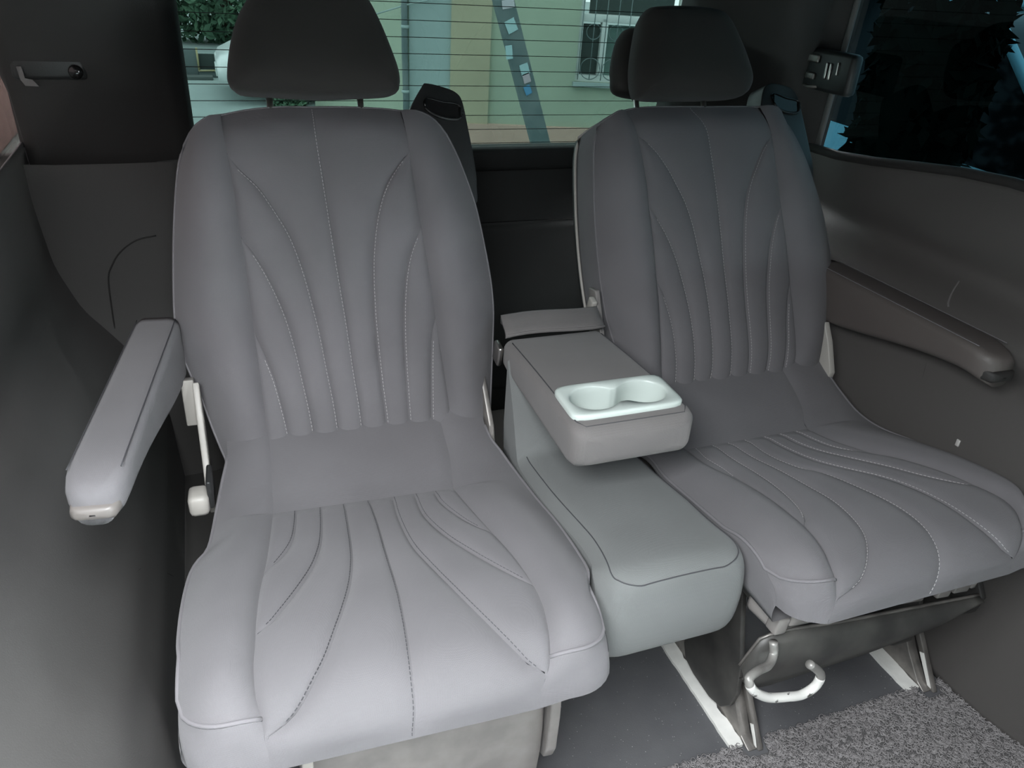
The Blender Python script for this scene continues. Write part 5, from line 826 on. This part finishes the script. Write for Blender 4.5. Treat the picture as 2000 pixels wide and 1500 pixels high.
for col, sd in ((0, -1), (-1, 1)):
    ed = [r[col] for r in rows]; b = len(V)
    for p in ed:
        zb = min(.335, p.z - .002); V += [p, Vector((p.x + sd * .0, p.y, (p.z + zb) / 2)), Vector((p.x - sd * .006, p.y, zb))]
    F += [(b + 3 * i + j, b + 3 * i + j + 1, b + 3 * i + j + 4, b + 3 * i + j + 3) for i in range(len(ed) - 1) for j in (0, 1)]
m_ = len(rows); b = 3 * m_
F += [(3 * i + 2, 3 * i + 5, b + 3 * i + 5, b + 3 * i + 2) for i in range(m_ - 1)]
pyd('pad_side', V, F, M['console'], cc_)
# seams round the pad's top
def at_col(i, c):
    j = int(c); return rows[i][j].lerp(rows[i][min(j + 1, 20)], c - j)
i_f = max(i for i, p in enumerate(pp) if p.z > .474)
i_b = min(i for i, p in enumerate(pp) if p.y < 1.015)
ic = [(i, 1.3) for i in range(i_b, i_f - 5, 2)] + [(i_f - 4, 1.5), (i_f - 3, 1.9), (i_f - 2, 2.4), (i_f - 1, 3.2), (i_f, 4.4)]
ic = ic + [(i_f, c) for c in np.linspace(5.5, 14.5, 8)] + [(i, 20 - c) for i, c in ic[::-1]]
tube('seam', [p + Vector((0, -.0002, .0004)) for p in smoothpath([at_col(i, c) for i, c in ic], 3)], .0009, M['threadd'], cc_, 5)
box('pad_frame', cl(.53, .86, .33), (.20, .36, .02), M['dplate'], cs, bev=.004)
# folding armrest: rounded block with sewn edges, a hinge flap behind it
rows = []
yr, yf, X0, X1 = 1.148, .812, .432, .638
for i in range(25):
    q = i / 24; y = yr + (yf - yr) * q
    zt = .603 + .012 * q + .003 * math.sin(math.pi * q); zb = .548 - .006 * q
    endr = max(0, (q - .90) / .10); sh = .016 * (1 - math.sqrt(max(0, 1 - endr * endr)))
    e0 = max(0, (.06 - q) / .06); sh += .010 * e0 * e0
    r = []
    for u, v in roundrect((X0 + X1) / 2, (zt + zb) / 2, X1 - X0 - 2 * sh * .9 - .012 * (1 - q), zt - zb - 2 * sh * .75, .016, 5):
        r.append(cl(u, y, v + (.0025 * math.sin(math.pi * (u - X0) / (X1 - X0)) if v > .58 else 0)))
    r.append(r[0]); rows.append(r)
c1 = [sum(rows[-1][:-1], Vector()) / (len(rows[-1]) - 1)] * len(rows[-1]); rows.append([c.lerp(p, .6) + Vector((0, -.003, 0)) for c, p in zip(c1, rows[-1])]); rows.append([c + Vector((0, -.004, 0)) for c in c1])
rows.insert(0, [sum(rows[0][:-1], Vector()) / (len(rows[0]) - 1)] * len(rows[0]))
# cut the tray well through the top: leave out faces that lie inside the tray outline
arm = grid(rows, 'folding_armrest', M['taupe'], cs)
bm = bmesh.new(); bm.from_mesh(arm.data)
for co, no in (((.088, 0, 0), (1, 0, 0)), ((-.080, 0, 0), (1, 0, 0)), ((0, -.003, 0), (0, 1, 0)), ((0, .071, 0), (0, 1, 0))):
    bmesh.ops.bisect_plane(bm, geom=list(bm.verts) + list(bm.edges) + list(bm.faces), plane_co=co, plane_no=no, dist=1e-6)
dl = [f for f in bm.faces if f.calc_center_median().z > .604 and -.080 < f.calc_center_median().x < .088 and -.003 < f.calc_center_median().y < .071]
bmesh.ops.delete(bm, geom=dl, context='FACES'); bm.to_mesh(arm.data); bm.free()
arm.data.polygons.foreach_set('use_smooth', [True] * len(arm.data.polygons))
# cup tray: figure-eight well in a rounded plate
tc_, TZ = (.534, .884), .6225
def eight(n=72, s_=1.0):
    out = []
    for k in range(n):
        a = 2 * math.pi * k / n
        # union outline of two circles with a soft waist, in polar form about the middle
        c_, s2_ = math.cos(a), math.sin(a)
        d = .0410; r1 = .0400
        cc2 = abs(c_)
        disc = r1 * r1 - (d * s2_) ** 2
        rr = d * cc2 + math.sqrt(disc) if disc > 0 else .0
        rw_ = .0225 / max(abs(s2_), .25)
        rr = max(rr, min(rw_, .030)) if abs(s2_) > .80 else (rr if disc > 0 else .027)
        out.append((rr * c_ * s_, rr * s2_ * s_ * .86))
    A = np.array(out); kf = np.array((1, 2, 3, 2, 1)) / 9.
    for _ in range(1): A = np.stack([sum(np.roll(A[:, c], j - 2) * kf[j] for j in range(5)) for c in (0, 1)], 1)
    return A
E8 = eight(); n8 = len(E8)
def outer(s_, w_=.188, h_=.092, r_=.014):
    out = []
    for q in E8:
        a = math.atan2(q[1], q[0]); hw, hh = w_ / 2 * s_, h_ / 2 * s_
        d = np.array((math.cos(a), math.sin(a))); k = 1 / ((abs(d[0]) / hw) ** 9 + (abs(d[1]) / hh) ** 9) ** (1 / 9); out.append(d * k)
    return np.array(out)
def ring(A, z, n=None):
    r = [cl(tc_[0] + p[0] * .99 + p[1] * .03, tc_[1] + p[1], z) for p in A]; r.append(r[0]); return r
tr = [ring(outer(1.0), TZ - .008), ring(outer(1.0), TZ - .002), ring(outer(.985), TZ), ring(outer(.93), TZ + .0012), ring(E8 * 1.035, TZ + .0006), ring(E8 * 1.01, TZ - .0008), ring(E8, TZ - .003), ring(E8 * .975, TZ - .030), ring(E8 * .94, TZ - .052), ring(E8 * .86, TZ - .056), ring(E8 * .4, TZ - .057), ring(E8 * .0, TZ - .057)]
grid(tr, 'cup_holder', M['cup'], arm, label='mint white double cup holder tray')
sp = [rows[i][4] for i in range(3, 24)] + [rows[24][4].lerp(rows[24][7], k) for k in (.04, .12, .3, .5, .7, .88, .96)] + [rows[i][7] for i in range(23, 2, -1)]
tube('seam', [p + Vector((0, -.0001, .0003)) for p in sp], .0009, M['threadd'], arm, 5)
fl = []
for i, (y, z) in enumerate(((1.143, .605), (1.149, .611), (1.160, .615), (1.176, .620), (1.190, .626), (1.197, .624), (1.199, .607))):
    fl.append([cl(.450 + .192 * q - .004 + .008 * i / 6, y + .004 * math.sin(6 * q), z + .002 * math.sin(math.pi * q)) for q in np.linspace(0, 1, 10)])
o = grid(fl, 'hinge_flap', M['taupe'], cs); md = o.modifiers.new('thickness', 'SOLIDIFY'); md.thickness = .007; md.offset = -1
tube('flap_hem', [cl(.448 + .192 * q, 1.1455 + .004 * math.sin(6 * q), .6065 + .002 * math.sin(math.pi * q)) for q in np.linspace(0, 1, 12)], .0028, M['taupe'], o, 6)
box('hinge', cl(.432, 1.145, .575), (.010, .03, .04), M['chrome'], cs, (0.2, 0, 0), .004)
box('back_bracket', cl(.643, 1.21, .62), (.012, .02, .03), M['cream'], cs, (.3, 0, 0), .003)
# ------------------------------------------------------------------ outside
GZ = -.45
struct(box('floor_outside', (0, 8, GZ - .05), (60, 50, .1), M['asphalt'])).name = 'street_ground'
def leafstuff(name, n, fn, size, m, parent, seed, **k):
    r = np.random.RandomState(seed); V, F = [], []
    for i in range(n):
        c = np.array(fn(r)); a = r.normal(size=3); a /= np.linalg.norm(a); b = np.cross(a, r.normal(size=3)); b /= np.linalg.norm(b) + 1e-9
        s_ = size * r.uniform(.6, 1.4); q = len(V)
        V += [c - a * s_, c + b * s_ * .45, c + a * s_, c - b * s_ * .45]; F.append((q, q + 1, q + 2, q + 3))
    return pyd(name, V, F, m, parent, False, kind='stuff', **k)
def ell(c, r):
    def fn(rs_):
        v = rs_.normal(size=3); v /= np.linalg.norm(v); q = rs_.uniform(.35, 1) ** .5
        return (c[0] + v[0] * r[0] * q, c[1] + v[1] * r[1] * q, c[2] + v[2] * r[2] * q)
    return fn
# house: vertical front through (2.30, 6.61) turned 15 degrees
HA = math.atan2(6.371 - 6.612, 3.196 - 2.299)
hs = thing('house', 'pale green house with pink plinth and white barred window, seen through rear window', 'house', (2.299, 6.612, GZ), math.degrees(HA))
def wallpart(name, s0, s1, z0, z1, d, m, y=0): return box(name, ((s0 + s1) / 2, y + d / 2, (z0 + z1) / 2), (s1 - s0, d, z1 - z0), m, hs)
zz = -GZ
wl_out = [(0.0, zz - .10), (.78, zz - .10), (.78, 3.4), (0, 3.4)]
WX0, WX1, WZ0, WZ1 = .715, 1.62, zz + .26, zz + 1.35
wallpart('wall', -.026, WX0, .10, 3.6, .3, M['wgreen'])
wallpart('wall', WX1, 3.6, .10, 3.6, .3, M['wgreen'])
wallpart('wall', WX0, WX1, .10, WZ0, .3, M['wgreen']); wallpart('wall', WX0, WX1, WZ1, 3.6, .3, M['wgreen'])
wallpart('cream_pier', -.357, -.026, .10, 3.6, .34, M['wcream'], -.04)
wallpart('blue_wall', -.70, -.357, .10, 3.6, .3, M['wblue'], -.02)
wallpart('plinth', -.40, 3.6, 0, zz - .12, .40, M['wpink'], -.06)
wallpart('plinth', -.70, -.40, 0, zz - .10, .36, M['wblue'], -.03)
wf = wallpart('window_frame', WX0, WX1, WZ0, WZ0 + .05, .10, M['white'], .04)
for s0, s1, z0, z1 in ((WX0, WX0 + .04, WZ0 + .05, WZ1), (WX0 + .20, WX0 + .245, WZ0 + .05, zz + .76), (WX1 - .04, WX1, WZ0 + .05, WZ1), (WX0 + .04, WX1 - .04, zz + .73, zz + .79)):
    b = box('frame_bar', ((s0 + s1) / 2, .09, (z0 + z1) / 2), (s1 - s0, .10, z1 - z0), M['white'], wf, bev=.004)
box('pane', (WX0 + .12, .12, zz + .50), (.18, .02, .42), M['dark'], wf)
box('pane', (WX0 + .53, .12, zz + .50), (.52, .02, .42), M['curtain'], wf)
box('pane', ((WX0 + WX1) / 2, .12, zz + 1.06), (.72, .02, .54), M['dark'], wf)
wallpart('window_sill', WX0 - .02, WX1 + .02, WZ0 - .035, WZ0, .12, M['wblue'], -.05)
for k in range(5):
    x = WX0 + .02 + k * .10
    tube('grille_bar', [(x, -.02, WZ0 + .02), (x, -.02, WZ1 - .3)], .004, M['slate'], wf, 6)
for k in range(4):
    a = [(WX0 + .12 + k * .19 + .085 * math.cos(t), -.02, WZ0 + .11 + .085 * math.sin(t)) for t in np.linspace(0, 2 * math.pi, 25)]
    tube('grille_ring', a, .004, M['slate'], wf, 5)
    a = [(WX0 + .12 + k * .19 + .06 * math.cos(t), -.02, zz + .66 + .06 * math.sin(t)) for t in np.linspace(0, 2 * math.pi, 21)]
    tube('grille_ring', a, .004, M['slate'], wf, 5)
# drainpipe at the corner, side wall running back
dp = tube('drain_pipe', [(-.728, -.05, 0), (-.728, -.05, zz + .10), (-.735, -.05, zz + .4), (-.74, -.05, 3.5)], .026, M['slate'], hs, 10)
for z in (zz + .12, zz + .62): lathe('pipe_clamp', [(.028, -.012), (.033, -.010), (.033, .010), (.028, .012)], M['wblue'], dp, 14, (-.732, -.05, z))
sw = prism('side_wall', [(-.74, .0, 0), (-1.75, 1.8, 0), (-1.75, 1.8, 3.6), (-.74, .0, 3.6)], (.2, .12, 0), M['wgreen'], hs)
for z in (.80, .92): tube('wire_line', [(-1.0, .1, zz + z - .12), (-.72, -.06, zz + z - .02), (-.45, -.06, zz + z + .05)], .006, M['wblue'], hs, 6)
# leaning pole with paper notices
p0, p1 = Vector((2.335, 5.5, GZ)), Vector((1.57, 5.5, 2.0))
d_ = (Vector((1.973, 5.5, .913)) - Vector((2.333, 5.5, -.0625)))
p0 = Vector((2.333, 5.5, -.0625)) + d_ * ((GZ + .0625) / d_.z); p1 = p0 + d_ * (2.6 / d_.z)
po = thing('leaning_pole', 'grey blue leaning utility pole with paper notices, seen through rear window', 'pole', p0)
ax = d_.normalized(); lat = ax.cross(Vector((0, -1, 0))).normalized()
for i, (o_, w_) in enumerate(((-.036, .062), (.034, .078))):
    P = [lat * (o_ - w_ / 2), lat * (o_ + w_ / 2)]
    L_ = d_.length * 2.6 / d_.z
    prism('pole_board', [P[0], P[1], P[1] + ax * L_, P[0] + ax * L_], (0, .05 + .012 * i, 0), M['slate'], po)
def onpole(t, o_): return p0 + ax * t + lat * o_ + Vector((0, -.004, 0))
def notice(label, px, w_, h_, m, rot=0):
    c = Vector(px); t = (c - p0).dot(ax); o_ = (c - p0).dot(lat)
    C0 = onpole(t, o_); u = (lat * math.cos(rot) + ax * math.sin(rot)); v = (ax * math.cos(rot) - lat * math.sin(rot))
    pts = [C0 - u * w_ / 2 - v * h_ / 2, C0 + u * w_ / 2 - v * h_ / 2, C0 + u * w_ / 2 + v * h_ / 2, C0 - u * w_ / 2 + v * h_ / 2]
    o = prism('paper_notice', pts, (0, -.002, 0), m); return tag(o, label, 'notice')
notice('whitish paper notice, topmost one on the leaning pole', (2.005, 5.5, .89), .09, .055, M['paper2'], -.15)
notice('pale blue paper notice near the top of the leaning pole', (2.035, 5.5, .755), .075, .085, M['paper1'], .12)
notice('pale blue paper notice sticking out left of the leaning pole', (2.030, 5.5, .585), .05, .09, M['paper1'], -.2)
notice('pale green-blue paper notice above the pink one on pole', (2.155, 5.5, .475), .065, .075, M['paper1'], 0)
notice('pinkish white paper notice above the blue one on pole', (2.175, 5.5, .415), .055, .065, M['paper4'], 0)
notice('saturated blue paper notice, lowest on the leaning pole', (2.190, 5.5, .335), .05, .065, M['paper3'], .1)

# garden wall, opening frame, tree, bush
gw = thing('garden_wall', 'dark grey garden wall with a pale framed opening, far left behind rear window', 'wall', (0, 11.3, GZ))
for x0, x1, z0, z1 in ((-2.5, -.062, .0, .34), (-.062, .176, .0, .08), (.176, .9, 0, .30)):
    box('masonry', ((x0 + x1) / 2, .06, (z0 + z1) / 2), (x1 - x0, .12, z1 - z0), M['greywall'], gw, bev=.01)
box('shadowed_kerb', (-.9, -.14, .02), (2.0, .16, .05), M['shadowed_kerb'], gw, bev=.01)  # kerb darkened: shadow at the wall's foot is put into its colour
for a, b in (((-.055, .09), (-.058, .36)), ((.166, .09), (.176, .28)), ((-.065, .085), (.176, .09))):
    tube('frame_bar', [(a[0], -.015, a[1]), (b[0], -.015, b[1])], .012, M['ochre'], gw, 6)
box('gate_panel', (.057, .10, .18), (.23, .02, .19), M['dark'], gw)
tr_ = thing('tree', 'leafy green tree beyond the grey garden wall, upper left of rear window', 'tree', (.45, 15.2, GZ))
tube('trunk', [(0, 0, 0), (.05, .02, .8), (0, 0, 1.7)], [.12, .10, .07], M['bark'], tr_, 10)
leafstuff('foliage', 9000, lambda r: ell((-.1, 0, .95), (1.8, .9, 1.0))(r) if r.rand() < .6 else ell((.3, -.2, 2.3), (2.4, 1.2, 1.2))(r), .085, M['leaf'], tr_, 2)
bs = thing('bush', 'small green bush just under the left headrest, seen through rear window', 'bush', (.78, 8.6, GZ))
tube('stem', [(0, 0, 0), (.02, 0, .12)], .015, M['bark'], bs, 6)
leafstuff('foliage', 900, ell((0, 0, .12), (.20, .18, .13)), .035, M['leaf'], bs, 4)
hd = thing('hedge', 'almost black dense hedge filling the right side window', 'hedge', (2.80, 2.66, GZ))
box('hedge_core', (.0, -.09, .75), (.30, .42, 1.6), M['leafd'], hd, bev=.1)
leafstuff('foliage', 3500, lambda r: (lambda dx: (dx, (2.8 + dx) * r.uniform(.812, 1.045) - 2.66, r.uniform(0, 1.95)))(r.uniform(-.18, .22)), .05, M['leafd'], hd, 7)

# parked cars: side profile lofted across the width
def car(label, loc, yaw, m, L_=3.9, W_=1.6, H_=1.42):
    t = thing('parked_car', label, 'car', loc, yaw)
    prof = [(0, .24), (0, .36), (.05, .44), (.45, .64), (1.02, .80), (3.62, .84), (3.84, .78), (3.88, .55), (3.86, .30), (3.60, .24), (.30, .24)]
    k = L_ / 3.9
    rows = []
    for q in (-1, -.97, -.88, 0, .88, .97, 1):
        s_ = 1 - .04 * (abs(q) > .9) - .05 * (abs(q) > .98)
        rows.append([(q * W_ / 2, (x * k - L_ / 2) * (1 if abs(q) < .9 else s_), .52 + (z - .52) * s_) for x, z in prof + prof[:1]])
    rows = [[tuple(np.mean(np.array(rows[0]), axis=0))] * 12] + rows + [[tuple(np.mean(np.array(rows[-1]), axis=0))] * 12]
    grid(rows, 'body', m, t)
    cab = [(.95, .78), (1.62, 1.30), (2.0, 1.40), (2.9, 1.40), (3.35, 1.26), (3.70, .82)]
    rows = [[(q * W_ / 2 * (.97 - .16 * (z - .78)), x * k - L_ / 2, z) for x, z in cab] for q in (-1, -.5, 0, .5, 1)]
    g = grid(rows, 'windows', M['carglass'], t); 
    for q in (-1, 1):
        pyd('side_window', [(q * W_ / 2 * (.972 - .16 * (z - .78)), x * k - L_ / 2, z) for x, z in cab], [tuple(range(6))], M['carglass'], t, False)
        tube('roof_rail', [(q * W_ / 2 * (.98 - .16 * (z - .78)), x * k - L_ / 2, z + .01) for x, z in cab], .026, m, t, 6)
    box('roof', (0, 2.45 * k - L_ / 2, 1.405), (W_ * .80, .95, .03), m, t, bev=.012)
    for q in (-1, 1):
        for x in (.72, 3.12):
            wv = lathe('wheel', [(0, .09), (.19, .085), (.27, .09), (.30, .07), (.30, -.07), (.27, -.09)], M['tyre'], t, 24, (q * (W_ / 2 - .07), x * k - L_ / 2, .30), (0, math.radians(90 * q), 0))
            lathe('wheel_rim', [(0, .095), (.12, .10), (.18, .095), (.19, .08)], M['slate'], wv, 16, (q * (W_ / 2 - .07), x * k - L_ / 2, .30), (0, math.radians(90 * q), 0))
    for q in (-1, 1): box('headlamp', (q * W_ * .34, -L_ / 2 + .035, .345), (.28, .06, .09), M['white'], t, bev=.02)
    box('number_plate', (0, -L_ / 2 - .004, .28), (.42, .02, .10), M['white'], t)
    return t
car('white parked car on the road, mostly hidden behind the left headrest', (2.09, 10.05, GZ), -90, M['carwhite'], W_=1.5)
car('pale blue parked car at far right, edge showing in right side window', (4.15, 3.15, GZ), 0, M['carblue']).scale = (1, 1, 1.12)
car('pale blue parked car glimpsed between rear pillar and dark hedge', (6.95, 8.35, GZ), 0, M['carblue'])
# rose wall and orange sign past the left quarter window
rw_ = box('street_wall', (-1.75, 7.4, -.20), (.30, 3.4, .50), M['pinkwall'], bev=.02); tag(rw_, 'rose coloured low street wall glimpsed through the left quarter window', 'wall')
og = box('street_sign', (-1.585, 7.15, -.02), (.03, .6, .09), M['orange'], bev=.01); tag(og, 'blurred orange sign seen through left quarter window edge', 'sign')
